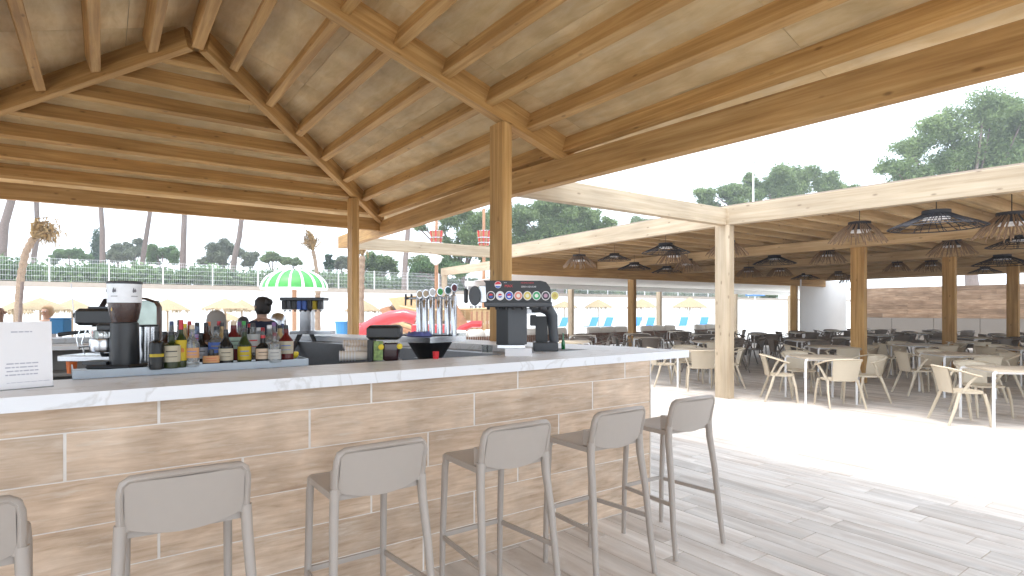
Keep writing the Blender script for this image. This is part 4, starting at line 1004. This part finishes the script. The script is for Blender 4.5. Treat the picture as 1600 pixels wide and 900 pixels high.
# ------------------------------------------------------------------ coffee grinder + espresso machine
gp=G(188,577,TZ); gr=thing('coffee_grinder','black coffee grinder with printed clear bean hopper on the steel tray','coffee grinder',gp+Vector((.02,.06,0)),-.62)
gr.scale=(.84,.84,1)
Yg=SA*gr.location.x+CA*gr.location.y
def zg(py): return ZZ(py,Yg)-TZ
obj('base',MB().box(-.19,.085,-.085,.10,0,.022,c=.008),BLACK,gr)
obj('foot_plate',MB().prism([(-.22,-.06),(-.06,-.08),(-.06,.06),(-.22,.04)],.022,.04),BLACK,gr)
obj('motor_body',MB().lathe([(.079,.02),(.081,.05),(.077,.20),(.075,.235),(.05,.25)],24),BLACK,gr,40)
obj('arm',MB().box(-.16,.0,-.035,.035,.19,.235,c=.012),BLACK,gr,40)
obj('dosing_drum',MB().lathe([(.066,.09),(.07,.10),(.07,.15),(.066,.155)],20,c=(-.135,0,0)),STEEL,gr,40)
obj('drum_glass',MB().lathe([(.064,.155),(.064,.195),(.05,.198)],20,c=(-.135,0,0)),GL['clear'],gr,40)
obj('drum_outlet',MB().lathe([(.02,.06),(.04,.095)],14,c=(-.12,0,0)),BLACK,gr,40)
obj('lever',MB().sweep([(-.17,-.02,.12),(-.26,-.03,.115)],[.006,.009],8),STEEL,gr)
obj('portafilter_fork',MB().box(-.17,-.03,-.03,.03,.078,.086,c=.003),STEEL,gr)
zb_,zt=zg(516),zg(473)
obj('bean_bowl',MB().lathe([(.03,zb_-.01),(.045,zb_+.005),(.075,zb_+.06),(.088,zt-.02),(.09,zt)],24),plain('coffee_beans',(.045,.02,.014),.2,coat=.5,var=.3,scale=120,bump=.6,bscale=150),gr,50)
hop=obj('hopper_band',MB().lathe([(.091,zt),(.093,zg(444)),(.090,zg(444)),(.088,zt+.002)],28),plain('frosted_hopper',(.80,.82,.85),.3),gr,50)
obj('hopper_lid',MB().lathe([(.095,zg(444)),(.097,zg(441)),(.08,zg(439.5)),(.001,zg(439))],28),GRAPH,gr,50)
for th in (-1.15,0,1.15):      # three drop emblems printed round the band
    a_=-math.pi/2+th; Mh=Matrix.Translation((.0945*math.cos(a_),.0945*math.sin(a_),zg(455)))@Matrix.Rotation(a_+math.pi/2,4,'Z')@Matrix.Rotation(R(90),4,'X')
    for k,(s1,dx) in enumerate(((.016,-.005),(.012,.006))):
        m=MB(); pts=[(dx+s1*x,s1*y) for x,y in ((0,1.1),(.45,.2),(.4,-.4),(0,-.65),(-.4,-.35),(-.3,.3))]; m.prism(pts,0,.0006)
        obj('drop_emblem',m,INK,gr,M=Mh)
    obj('print_line',MB().box(-.02,.02,-.029,-.026,0,.0006),INK,gr,M=Mh)
Mh=Matrix.Translation((-.02,-.0885,zt-.035))@Matrix.Rotation(R(90),4,'X'); m=MB().prism([(.008*x,.01*y) for x,y in ((0,1.1),(.6,.1),(.45,-.6),(0,-.9),(-.45,-.6),(-.6,.1))],0,.0008); obj('gold_emblem',m,plain('gold_print',(.55,.35,.08),.4),gr,M=Mh)
es=thing('espresso_machine','black and chrome espresso machine behind the coffee grinder','espresso machine',W(190,3.95,TZ),-.62)
Ye=3.95
def E(px,py): return ((px-190)/F*Ye, ZZ(py,Ye)-TZ)
def eb(nm,px0,px1,py0,py1,y0,y1,mat,c=.01): 
    x0,zt_=E(px0,py0); x1,zb2=E(px1,py1); return obj(nm,MB().box(x0,x1,y0,y1,zb2,zt_,c=c),mat,es,40)
eb('hood',134,212,482,508,-.12,.22,BLACK,.02); eb('hood_top',150,200,479,484,-.08,.2,GRAPH,.004); eb('lever_handle',122,138,488,497,-.06,-.02,BLACK,.01)
eb('lower_body',205,258,520,576,-.02,.26,plain('maroon_panel',(.06,.015,.012),.3),.01)
eb('group_block',150,200,508,520,-.06,.1,CHROME,.01)
obj('portafilter',MB().sweep([(E(110,0)[0],-.10,E(0,522)[1]),(E(132,0)[0],-.09,E(0,519)[1]),(E(150,0)[0],-.06,E(0,517)[1])],[.014,.012,.01],8),BLACK,es,50)
obj('portafilter_ring',MB().lathe([(.03,0),(.034,.02),(.03,.03)],14,c=(E(155,0)[0],-.05,E(0,522)[1])),CHROME,es,50)
for a_,b2,c2 in ((140,512,545),(148,515,552)): obj('steam_wand',MB().sweep([(E(a_,0)[0],-.08,E(0,b2)[1]),(E(a_-3,0)[0],-.1,E(0,(b2+c2)/2)[1]),(E(a_-1,0)[0],-.09,E(0,c2)[1])],[.005]*3,8),CHROME,es,60)
hoop=[(168,540),(168,478),(174,468),(205,465.5),(235,467),(252,473),(256,480),(256,540)]
obj('side_rim',MB().sweep([(E(x,0)[0],-.05,E(0,y)[1]) for x,y in hoop],[(.008,.03)]*8,8,up=(0,1,0)),plain('bronze_rim',(.12,.085,.075),.3,metal=.6),es,60)
x0,zt_=E(214,470); x1,zb2=E(254,540); obj('mirror_panel',MB().box(x0,x1,-.04,-.03,zb2,zt_,c=.003),plain('mirror_panel',(.36,.42,.38),.18,metal=.5,var=.3,scale=9),es)
eb('drip_tray',116,205,553,562,-.15,.1,STEEL,.004)
# antenna-like thin rod seen left of the machine
rd=thing('parasol_rod','thin leaning metal rod behind the coffee machine','rod',W(127,10,0)); obj('rod',MB().sweep([(0,0,0),tuple(W(111,10,ZZ(443,10))-W(127,10,0))],.008,6),STEEL,rd)
r2=thing('folded_pole','dark leaning pole above the menu sign','pole',W(24,12,0)); obj('pole',MB().sweep([(0,0,0),tuple(W(35,12,ZZ(440,12))-W(24,12,0))],.03,8),BARK,r2)

# menu sign
ms=thing('menu_sign','white menu card in a stand at the left end of the bar','menu sign')
a=G(83,603.5,1.197); b_=G(-15,612,1.197); dv=(a-b_); wv=dv.length
ms.location=b_; ms.rotation_euler=(0,0,math.atan2(dv.y,dv.x))
H=.285; tilt=Matrix.Rotation(R(-4),4,'X')
obj('card',MB().box(0,wv,0,.004,.002,H,c=.001),PAPER,ms,M=tilt)
obj('stand_foot',MB().box(-.0,wv,-.01,.06,0,.003),GL['clear'],ms)
def strip(x0,x1,z,h=.004): obj('text_line',MB().box(x0*wv,x1*wv,-.0006,-.0001,z*H-h/2,z*H+h/2),plain('faded_print',(.45,.46,.52),.8),ms,M=tilt)
FP=plain('faded_ink',(.42,.43,.5),.8)
def words(x0,x1,z,n,h):
    r=random.Random(int(z*1000)); x=x0
    m=MB()
    while x<x1-.02:
        L=r.uniform(.04,.12); m.box(x*wv,min(x+L,x1)*wv,-.0006,-.0001,z*H-h/2,z*H+h/2); x+=L+.015
    obj('text_line',m,FP,ms,M=tilt,kind='stuff')
words(.33,.67,.85,3,.005)
for i,z in enumerate((.38,.325,.27,.215)): words(.25-.02*(i%2),.76+.02*(i==3),z,5,.005)
words(.25,.96,.10,3,.002)
# glass-fronted back shelf seen between sign and grinder, with cup
cu=thing('orange_cup','orange tumbler on the shelf behind the menu sign','cup',G(112,571,1.0)); cu.location=W(112,5.2,.96); obj('cup_body',MB().lathe([(.035,0),(.045,.15),(.041,.15),(.032,.01)],14),ORANGE,cu,40)
sf=thing('back_unit','grey open shelving unit behind the left end of the bar','shelf unit',W(105,5.5,0),R(-10))
obj('top',MB().box(-.5,.5,-.02,.4,1.15,1.19),WHITE,sf); obj('shelf',MB().box(-.5,.5,0,.38,.90,.93),GREYP,sf); obj('back',MB().box(-.5,.5,.36,.38,.0,1.15),GREYP,sf); obj('shelf',MB().box(-.5,.5,0,.38,.5,.53),GREYP,sf)
for s_ in (-.5,.48): obj('side',MB().box(s_,s_+.02,0,.38,0,1.15),GREYP,sf)

# ------------------------------------------------------------------ beer taps
bt=thing('beer_tap_tower','row of six steel beer tap columns on a steel drip counter','beer taps',(0,0,0))
Yt=4.85
obj('drip_counter',MB().prism([tuple(G(620,527,1.30).xy) if False else tuple(W(622,4.35).xy),tuple(W(672,4.25).xy),tuple(W(728,4.5).xy),tuple(W(728,5.2).xy),tuple(W(640,5.1).xy)],ZZ(535,4.35),ZZ(526.5,4.35)),STEEL,bt)
obj('tower_underside',MB().lathe([(.10,.0),(.2,.16),(.24,.2)],20,c=tuple(W(672,4.72,ZZ(560,4.7)))),BLACK,bt,40)
obj('tap_pedestal',MB().box(-.1,.1,-.1,.1,-.32,0),DSTEEL,bt,loc=tuple(W(672,4.75,ZZ(560,4.7))))
cols=[(655,522,451,'n'),(664.5,525,450,'n'),(675,528,448,'w'),(687,528,447,'g'),(699,529,445,'t'),(709,529,441,'d')]
zb0=ZZ(528,4.55)
for i,(px,yb,yt,cc) in enumerate(cols):
    Y=4.75-.03*i; q=W(px,Y,0); z1=ZZ(463,Y)
    c_=obj('tap_column',MB().lathe([(.025,zb0-.01),(.025,z1),(.020,z1+.012)],16),STEEL,bt,40,loc=(q.x,q.y,0))
    obj('tap_neck',MB().sweep([(0,0,z1),(0,0,z1+.02),(-.012,-.03,z1+.05)],[.012,.012,.008],8),STEEL,c_,50)
    obj('tap_spout',MB().sweep([(0,0,z1-.04),(-.04,-.06,z1-.04),(-.05,-.075,z1-.09)],[.008,.01,.007],8),CHROME,c_,50)
    zz=ZZ(yt+9,Y); Mh=Matrix.Translation((-.012,-.03,zz))@Matrix.Rotation(-.35,4,'Z')@Matrix.Rotation(R(90),4,'X')
    obj('badge',MB().lathe([(.0,-.004),(.027,-.004),(.029,0),(.027,.004),(.001,.005)],18,sy=1.35),STEEL,c_,40,M=Mh)
    obj('badge_face',MB().lathe([(.021,.005),(.021,.0065),(.0005,.007)],16,sy=1.3),CAPS[cc],c_,40,M=Mh)
q0,q1=W(633,4.85,ZZ(466,4.85)),W(712,4.6,ZZ(465,4.6)); obj('cross_pipe',MB().sweep([tuple(q0),tuple(q1)],.011,8),CHROME,bt,60)
for px in (634,643): 
    q=W(px,4.82,ZZ(466,4.82)); obj('side_tap',MB().sweep([(q.x,q.y,q.z+.035),(q.x,q.y,q.z),(q.x-.01,q.y-.015,q.z-.06)],[.011,.009,.007],8),GRAPH,bt,50)
cl=thing('blue_cloth','crumpled blue cloth at the foot of the beer taps','cloth',W(655,4.45,ZZ(526,4.35)-.0))
m=MB(); rr=random.Random(9); vs=[];nn=9
for i in range(nn):
    for j in range(nn):
        e=min(i,j,nn-1-i,nn-1-j); vs.append(((i/(nn-1)-.5)*.17,(j/(nn-1)-.5)*.13,.002+(rr.uniform(.004,.04) if e>0 else 0)))
m.add(vs,[(i*nn+j,(i+1)*nn+j,(i+1)*nn+j+1,i*nn+j+1) for i in range(nn-1) for j in range(nn-1)]); obj('cloth_sheet',m,plain('blue_cotton',(.14,.17,.45),.9),cl,80)
rc=thing('red_cup','small red plastic cup on the inner edge of the counter','cup',G(681,560.5,1.197)); obj('cup_body',MB().lathe([(.019,0),(.023,.05),(.021,.05),(.018,.004)],16),REDM,rc,40)
# black juicer / blender machine
jm=thing('juice_machine','black juice machine with yellow knobs and dark tank left of the beer taps','juice machine',W(601,4.0,.95),-A+.1); Yj=4.0
def J(px,py): return ((px-601)/F*Yj, ZZ(py,Yj)-.95)
def jb(nm,px0,px1,py0,py1,y0,y1,mat,c=.006): 
    x0,a1=J(px0,py0); x1,b1=J(px1,py1); return obj(nm,MB().box(x0,x1,y0,y1,b1,a1,c=c),mat,jm,40)
jb('top_housing',576,627,508,530,-.11,.12,BLACK,.02); jb('frame_side',577,585,530,570,-.08,.1,BLACK,.004); jb('tank',600,623,535,563,-.06,.08,plain('dark_tank',(.03,.008,.012),.12,coat=.5),.01)
jb('patterned_panel',586,600,532,562,-.07,-.06,plain('green_print',(.25,.36,.12),.5,var=.5,scale=60),.002); jb('base',577,626,563,571,-.12,.12,BLACK,.005)
for px,py in ((598,541),(626,540)): 
    x,z=J(px,py); obj('knob',MB().lathe([(.019,0),(.019,.018),(.015,.02)],14),YEL,jm,40,M=Matrix.Translation((x,-.075,z))@Matrix.Rotation(R(90),4,'X'))
# stack of cups lying down
CP=plain('cream_paper',(.72,.66,.58),.8)
for i,(px,py,Y) in enumerate(((548,556,3.95),(556,548,4.05),(562,541,4.15),(552,538,4.3))):
    t=thing('cup_stack','sleeve of pale paper cups lying on its side, %s of the pile'%['nearest and lowest','second from below','uppermost','hindmost'][i],'cups',W(px,Y,ZZ(py,Y)),-A+.25,'sleeves of cups lying behind the bar')
    obj('sleeve',MB().sweep([(-.07,0,0),(.17,0,.0)],[.034,.030],16),CP,t,60)
    for k in range(6): obj('cup_rim',MB().sweep([(-.075+k*.02,0,0),(-.069+k*.02,0,0)],[.037,.037],16),PAPER,t,60)
bg_=thing('ice_bag','clear plastic bag crumpled beside the juice machine','bag',W(640,3.95,.93)); m=MB(); rr=random.Random(5)
m.lathe([(.03,0),(.11,.02),(.12,.05),(.08,.085),(.03,.1)],12,sx=1.3); m.v=[(x+rr.uniform(-.015,.015),y+rr.uniform(-.015,.015),z+rr.uniform(-.012,.012)) for x,y,z in m.v]; obj('bag_film',m,plain('clear_film',(.45,.45,.42),.15,trans=.4,var=.2,scale=30),bg_,60)
obj('support_box',MB().box(-.25,.25,-.15,.15,-.05,0),DSTEEL,bg_)
# rear well units that show between counter and taps
wu=thing('sink_unit','dark stainless sink unit in the middle of the bar well','sink',W(525,4.4,0),-A+.2)
obj('basin_rim',MB().box(-.42,.42,-.2,.25,.99,1.02,c=.005),STEEL,wu); obj('cabinet',MB().box(-.4,.4,-.18,.23,.0,.988),DSTEEL,wu)
w2=thing('ice_well','black ice well below the beer taps','ice bin',W(690,4.5,0),-A); obj('bin_body',MB().box(-.4,.5,-.2,.2,.2,.98,c=.01),BLACK,w2); obj('bin_lid',MB().box(-.4,.5,-.2,.2,.982,1.0,c=.004),DSTEEL,w2)

# ------------------------------------------------------------------ soda dispenser (front) and coffee-like unit behind
sp=G(812,556,1.197); sdm=thing('soda_dispenser','black soda fountain head with eight round flavour badges on a square column','soda dispenser',(0,0,0))
Yd=SA*sp.x+CA*sp.y+.08
def Sx(px,dy=0): q=W(px,Yd+dy,0); return q
sdm.location=(W(817,Yd,1.197)); sdm.rotation_euler=(0,0,-A)
def Dd(px,py): return ((px-817)/F*Yd, ZZ(py,Yd)-1.197)
def db(nm,px0,px1,py0,py1,y0,y1,mat,c=.008): 
    x0,a1=Dd(px0,py0); x1,b1=Dd(px1,py1); return obj(nm,MB().box(x0,x1,y0,y1,b1,a1,c=c),mat,sdm,40)
obj('column',MB().box(-.0,.155,-.0,.11,Dd(0,538)[1],Dd(0,480)[1],c=.004),GRAPH,sdm,M=Matrix.Translation((Dd(794,0)[0],-.09,0))@Matrix.Rotation(R(24),4,'Z')@Matrix.Translation((0,0,0)))
obj('column_side',MB().box(-.10,0,0,.09,Dd(0,538)[1],Dd(0,480)[1],c=.002),BLACK,sdm,M=Matrix.Translation((Dd(794,0)[0],-.088,0))@Matrix.Rotation(R(-28),4,'Z'))
db('foot_box',789,830,542,556,-.12,.1,PAPER,.004); db('foot_plate',777,820,537,543,-.13,.12,STEEL,.004)
# head panel with one rounded top corner
pts=[Dd(757,440),Dd(760,444),Dd(762,478),Dd(858,478),Dd(859,462),Dd(857,450),Dd(851,442.5),Dd(843,440.5)]
n=len(pts); vs=[(x,-.17,z) for x,z in pts]+[(x,-.02,z) for x,z in pts]
hd=obj('head_panel',MB().add(vs,[tuple(range(n))]+[tuple(range(2*n-1,n-1,-1))]+[(i,n+i,n+(i+1)%n,(i+1)%n) for i in range(n)]),BLACK,sdm)
db('nozzle_rail',758,860,472,480,-.185,-.0,GRAPH,.006)
for i in range(8): x=Dd(764+i*13,0)[0]; obj('nozzle',MB().lathe([(.010,0),(.014,.02)],12,c=(x,-.12,Dd(0,484)[1])),BLACK,sdm,40)
BC=[('dark',(.05,.05,.06),(.55,.06,.08)),('w',(.78,.78,.8),(.6,.05,.08)),('bl',(.05,.12,.55),(.7,.7,.72)),('or',(.72,.25,.18),(.8,.75,.7)),('ye',(.66,.55,.12),(.75,.75,.6)),('gr',(.03,.4,.14),(.75,.8,.75)),('pu',(.06,.05,.07),(.5,.3,.4)),('ly',(.68,.62,.2),(.55,.42,.1))]
def disc(nm,cx,cz,y,r,th,mat,par,sx=1,n=20):
    M=Matrix.Translation((cx,y,cz))@Matrix.Rotation(R(90),4,'X')
    o=obj(nm,MB().lathe([(r,0),(r,th),(.0005,th+.0002)],n,sx=sx),mat,par,50,M=rel(par,M)); MM[o.name]=M; return o
MM={}
def rel(par,M): return MM[par.name].inverted()@M if par.name in MM else M
for i,(nm,c1,c2) in enumerate(BC):
    x,z=Dd(768.5+i*13.65,463); rr=6.9*Yd/F
    bd=disc('flavour_badge',x,z,-.172,rr,.008,PAPER,sdm,sx=.92)
    m1=plain('badge_'+nm,c1,.4); m2=plain('badge_mark_'+nm,c2,.4)
    disc('badge_face',x,z,-.1805,rr*.84,.001,m1,bd,sx=.92); 
    if nm in('w','bl','dark'):     # tri-colour globe mark
        s_=rr*.45; Mh=Matrix.Translation((x,-.182,z))@Matrix.Rotation(R(90),4,'X')
        arc=lambda a0,a1:[(s_*math.cos(R(a)),s_*math.sin(R(a))) for a in range(a0,a1+1,15)]
        obj('globe_red',MB().prism(arc(15,180),0,.0006),plain('globe_red',(.6,.03,.06),.4),bd,M=rel(bd,Mh))
        obj('globe_blue',MB().prism(arc(195,345),0,.0006),plain('globe_blue',(.03,.1,.5),.4) if nm!='bl' else PAPER,bd,M=rel(bd,Mh))
    else: disc('badge_mark',x,z,-.1818,rr*.42,.0006,m2,bd,sx=1)
x,z=Dd(779,446.5); rr=5.2*Yd/F; disc('globe_ring',x,z,-.171,rr,.0006,PAPER,sdm)
Mh=Matrix.Translation((x,-.1718,z))@Matrix.Rotation(R(90),4,'X'); arc=lambda a0,a1:[(rr*.9*math.cos(R(a)),rr*.9*math.sin(R(a))) for a in range(a0,a1+1,12)]
obj('globe_red',MB().prism(arc(10,178),0,.0006),plain('logo_red',(.65,.03,.05),.4),sdm,M=Mh); obj('globe_blue',MB().prism(arc(202,334),0,.0006),plain('logo_blue',(.03,.12,.5),.4),sdm,M=Mh)
def dt(s,px,py,size,mat): x,z=Dd(px,py); text('lettering',s,size,Matrix.Translation((x,-.1712,z))@Matrix.Rotation(R(90),4,'X'),mat,sdm)
LR=plain('lettering_red',(.62,.03,.04),.4)
dt('pepsi',790,443.2,.010,PAPER); dt('MAX',795,448.5,.027,LR); dt('MAXIMO SABOR',823,443.8,.0125,LR); dt('ZERO AZUCAR',825,449.6,.016,PAPER)
# left barrel-shaped tap
bx_,bz=Dd(744,463); brl=obj('side_drum',MB().lathe([(.045,0),(.06,.01),(.062,.06),(.05,.075)],20,sx=.7,sy=1.15),BLACK,sdm,40,M=Matrix.Translation((bx_,-.10,bz))@Matrix.Rotation(R(90),4,'X'))
obj('drum_ring',MB().lathe([(.05,.075),(.058,.078),(.058,.084),(.046,.084)],20,sx=.7,sy=1.15),GRAPH,sdm,40,M=Matrix.Translation((bx_,-.10,bz))@Matrix.Rotation(R(90),4,'X'))
db('drum_handle',727,733,452,474,-.13,-.09,BLACK,.008); db('drum_bracket',750,762,447,473,-.1,0,STEEL,.004)
for px in (738,745,751): x=Dd(px,0)[0]; obj('nozzle',MB().lathe([(.009,0),(.012,.02)],10,c=(x,-.10,Dd(0,482)[1])),CHROME,sdm,40)
# rear curved black unit
ru=thing('post_mix_tower','curved black drink tower with nozzle behind the soda dispenser','drink tower',W(845,4.75,1.197),-A); Yr=4.75
def Rr_(px,py): return ((px-845)/F*Yr, ZZ(py,Yr)-1.197)
arcp=[(830,482),(845,480),(857,484),(863,494),(864,515),(866,535)]
obj('curved_body',MB().sweep([(Rr_(x,0)[0],0,Rr_(0,y)[1]) for x,y in arcp],[(.04,.05),(.045,.055),(.05,.055),(.045,.04),(.04,.035),(.04,.035)],10,up=(0,1,0)),GRAPH,ru,60)
obj('back_plate',MB().box(Rr_(837,0)[0],Rr_(856,0)[0],.02,.05,Rr_(0,535)[1],Rr_(0,494)[1]),BLACK,ru); obj('nozzle',MB().box(Rr_(828,0)[0],Rr_(838,0)[0],-.04,.0,Rr_(0,509)[1],Rr_(0,492)[1],c=.006),BLACK,ru,40)
obj('base_tray',MB().box(Rr_(833,0)[0],Rr_(871,0)[0],-.1,.1,0,Rr_(0,534)[1],c=.006),GRAPH,ru); obj('mirror_block',MB().box(Rr_(818,0)[0],Rr_(836,0)[0],-.02,.06,Rr_(0,490)[1],Rr_(0,481)[1],c=.003),STEEL,ru)
gb=G(880,546,1.197); t=thing('green_bottle','small dark green glass bottle on the counter right of the drink tower','bottle',gb); Yb=SA*gb.x+CA*gb.y; h_=ZZ(521,Yb)-1.197
obj('glass_body',MB().lathe([(.014,0),(.017,.005),(.017,h_*.42),(.012,h_*.55),(.0075,h_*.7),(.0065,h_)],14),GREENG,t,40); obj('cap',MB().lathe([(.0075,h_-.004),(.0075,h_+.003),(.001,h_+.004)],10),GREENG,t,40)
# glasses on inner ledge
for i,px in enumerate((758,765)):
    q=G(px,551,1.197); t=thing('water_glass',('clear drinking glass at the well edge left of the soda dispenser','second clear glass touching the soda dispenser foot')[i],'glass',q); obj('glass_wall',MB().lathe([(.022,0),(.026,.06),(.024,.06),(.020,.005)],14),GL['clear'],t,40)
# back eight nozzle dispenser
bd=thing('back_dispenser','steel eight-nozzle drink dispenser on the far counter under the green parasol','soda dispenser',W(482,7.4,1.197),-A); Yk=7.4
def K(px,py): return ((px-482)/F*Yk, ZZ(py,Yk)-1.197)
obj('top_bar',MB().box(K(444,0)[0],K(512,0)[0],-.15,.05,K(0,470)[1],K(0,465)[1],c=.006),GRAPH,bd)
for i in range(8):
    x=K(449+i*7.9,0)[0]; c_=obj('nozzle',MB().box(x-.026,x+.026,-.13,-.03,K(0,484)[1],K(0,470)[1],c=.008),[BLACK,GRAPH,BLACK,LBL['b'],LBL['b'],BLACK,LBL['y'],GRAPH][i],bd,40)
    obj('nozzle_tip',MB().lathe([(.008,0),(.02,.02)],10,c=(x,-.08,K(0,487)[1])),BLACK,c_,40)
obj('column',MB().box(K(471,0)[0],K(490,0)[0],-.08,.05,K(0,518)[1],K(0,484)[1],c=.01),STEEL,bd,40)
for a_,b2 in ((473,464),(487,508)): obj('support_leg',MB().sweep([(K(a_,0)[0],-.05,K(0,518)[1]),(K(b2,0)[0],-.2,K(0,550)[1])],[.03,.025],6),BLACK,bd)
obj('base_plate',MB().box(K(458,0)[0],K(520,0)[0],-.12,.12,K(0,522)[1]-.0,K(0,517)[1]),STEEL,bd)
# grey domed machine behind bottles
for i,(px,yt,w_,Y,lb,mt) in enumerate(((338,484,34,6.2,'grey domed machine hood behind the middle bottles',GREYP),(380,494,20,6.6,'small dark domed lid right of the grey hood',GRAPH),(434,488,30,8.3,'pale grey rounded machine right of the barman',STEEL))):
    t=thing('domed_machine',lb,'machine',W(px,Y,0),-A); r_=w_/2*Y/F*.88; z1=ZZ(yt,Y)
    obj('hood',MB().lathe([(r_,z1-.32),(r_,z1-r_*1.1),(r_*.92,z1-r_*.6),(r_*.6,z1-r_*.17),(.001,z1)],20,sy=.7),mt,t,50)
    obj('body',MB().box(-r_,r_,-r_*.6,r_*.6,.0,z1-.32,c=.01),GREYP,t)

# ------------------------------------------------------------------ people
def person(label,loc,rz,skin,hairm,shirt,trous,h=1.75,arms='relaxed',bun=True,bald=False):
    t=thing('person',label,'person',loc,rz)
    k=h/1.75
    V=[(0,0,.95,.14,.10),(0,0,1.12,.135,.095),(0,0,1.30,.165,.105),(0,0,1.42,.13,.09),(0,.005,1.49,.055,.055),(0,.012,1.56,.06,.065),(0,.018,1.63,.074,.09),(0,.012,1.70,.062,.078)]
    E_=[(i,i+1) for i in range(7)]
    def add(p,par): V.append(p); E_.append((par,len(V)-1)); return len(V)-1
    for s_ in (-1,1):
        a_=add((s_*.17,0,1.41,.055,.055),3); a_=add((s_*.235,.02,1.20,.042,.042),a_) ; a_=add((s_*.22,.16,1.06,.034,.034),a_); a_=add((s_*.20,.26,1.05,.026,.022),a_)
        hnd=add((s_*.195,.31,1.05,.024,.016),a_)
        for f in range(4): x=s_*(.18+.014*f); b1=add((x,.35,1.045,.0085,.0085),hnd); add((x,.39,1.03+.003*f,.0075,.0075),b1)
        b1=add((s_*.165,.31,1.05,.010,.010),a_); add((s_*.155,.345,1.045,.008,.008),b1)
        l_=add((s_*.09,0,.88,.085,.09),0); l_=add((s_*.10,.02,.5,.055,.058),l_); l_=add((s_*.10,0,.10,.036,.038),l_); add((s_*.11,.13,.04,.038,.03),l_)
    me=bpy.data.meshes.new('body'); me.from_pydata([(x*k,y*k,z*k) for x,y,z,_,_ in V],E_,[]); o=bpy.data.objects.new('body',me); COL.objects.link(o)
    md=o.modifiers.new('skin','SKIN'); 
    for i,(x,y,z,a1,b1) in enumerate(V): me.skin_vertices[0].data[i].radius=(a1*k,b1*k); me.skin_vertices[0].data[i].use_root=(i==0)
    sb=o.modifiers.new('s','SUBSURF'); sb.levels=2; sb.render_levels=2
    dg=bpy.context.evaluated_depsgraph_get(); m2=bpy.data.meshes.new_from_object(o.evaluated_get(dg)); bpy.data.objects.remove(o)
    for m_ in (skin,shirt,trous,BLACK): m2.materials.append(m_)
    for p in m2.polygons:
        x,y,z=p.center/k; p.use_smooth=True
        p.material_index = 3 if z<.09 else 2 if z<.96 and abs(x)<.19 and y<.2 else 1 if (z<1.465 and y<.10 and not(abs(x)>.19 and z<1.15)) else 0
    b_=obj('body',m2,None,t)
    hd=Vector((0,.018,1.635))*k
    for s_ in (-1,1):
        obj('ear',MB().sweep([(s_*.076*k,.01*k,1.61*k),(s_*.082*k,.0,1.64*k)],[.012*k,.014*k],6),skin,b_,60)
        obj('eye',MB().lathe([(.001,-.01*k),(.010*k,-.004*k),(.010*k,.004*k),(.001,.01*k)],8,c=(s_*.03*k,.098*k,1.635*k)),PAPER,b_,60)
    obj('nose',MB().sweep([(0,.098*k,1.645*k),(0,.118*k,1.612*k),(0,.102*k,1.602*k)],[.008*k,.014*k,.01*k],6),skin,b_,60)
    obj('mouth',MB().sweep([(-.022*k,.094*k,1.578*k),(0,.1*k,1.576*k),(.022*k,.094*k,1.578*k)],[.004*k,.006*k,.004*k],6),plain('lips',(.35,.13,.11),.5),b_,60)
    if not bald:
        hm=MB(); 
        hm.lathe([(.001,.125),(.05,.115),(.082,.075),(.09,.02),(.086,-.04),(.06,-.085)],18,c=(0,-.006,1.625),sy=1.12)
        hm.v=[(x*k,(y-(.03 if z<1.66 and y>.03 else 0) if True else y)*k if y<.05 or z>1.67 else .05*k,z*k) for x,y,z in hm.v]
        obj('hair',hm,hairm,t,70)
        if bun: obj('hair_bun',MB().lathe([(.001,-.045),(.035,-.03),(.045,0),(.035,.03),(.001,.045)],12,c=(0,-.105*k,1.68*k)),hairm,t,70)
    return t
GREYT=plain('light_cotton',(.5,.5,.52),.9); SKIN2=plain('tanned_skin',(.42,.25,.18),.5); SAND=plain('sandy_hair',(.36,.24,.13),.7)
q=W(410,6.5,0); person('person with dark tied hair and navy shirt standing behind the bottles',q,R(28),SKIN,HAIRD,NAVY,NAVY,1.69)
q=W(-3,6.6,0); person('person with tanned head at the very left edge behind the menu sign',q,R(160),SKIN2,HAIRD,GREYT,GREYP,1.62,bald=True)
q=W(74,9.5,0); person('person with sandy hair standing beyond the menu sign',q,R(150),SKIN,SAND,GREYT,GREYT,1.62,bun=False)

# ------------------------------------------------------------------ air
hm_=bpy.data.materials.new('air'); hm_.use_nodes=True; n=hm_.node_tree; n.nodes.clear()
ou=n.nodes.new('ShaderNodeOutputMaterial'); pv=n.nodes.new('ShaderNodeVolumePrincipled'); pv.inputs['Color'].default_value=(.95,.97,1,1); pv.inputs['Density'].default_value=.0021; pv.inputs['Anisotropy'].default_value=.2
n.links.new(pv.outputs[0],ou.inputs['Volume'])
obj('haze',MB().box(-120,140,-40,130,-1.1,24),hm_,kind='stuff')
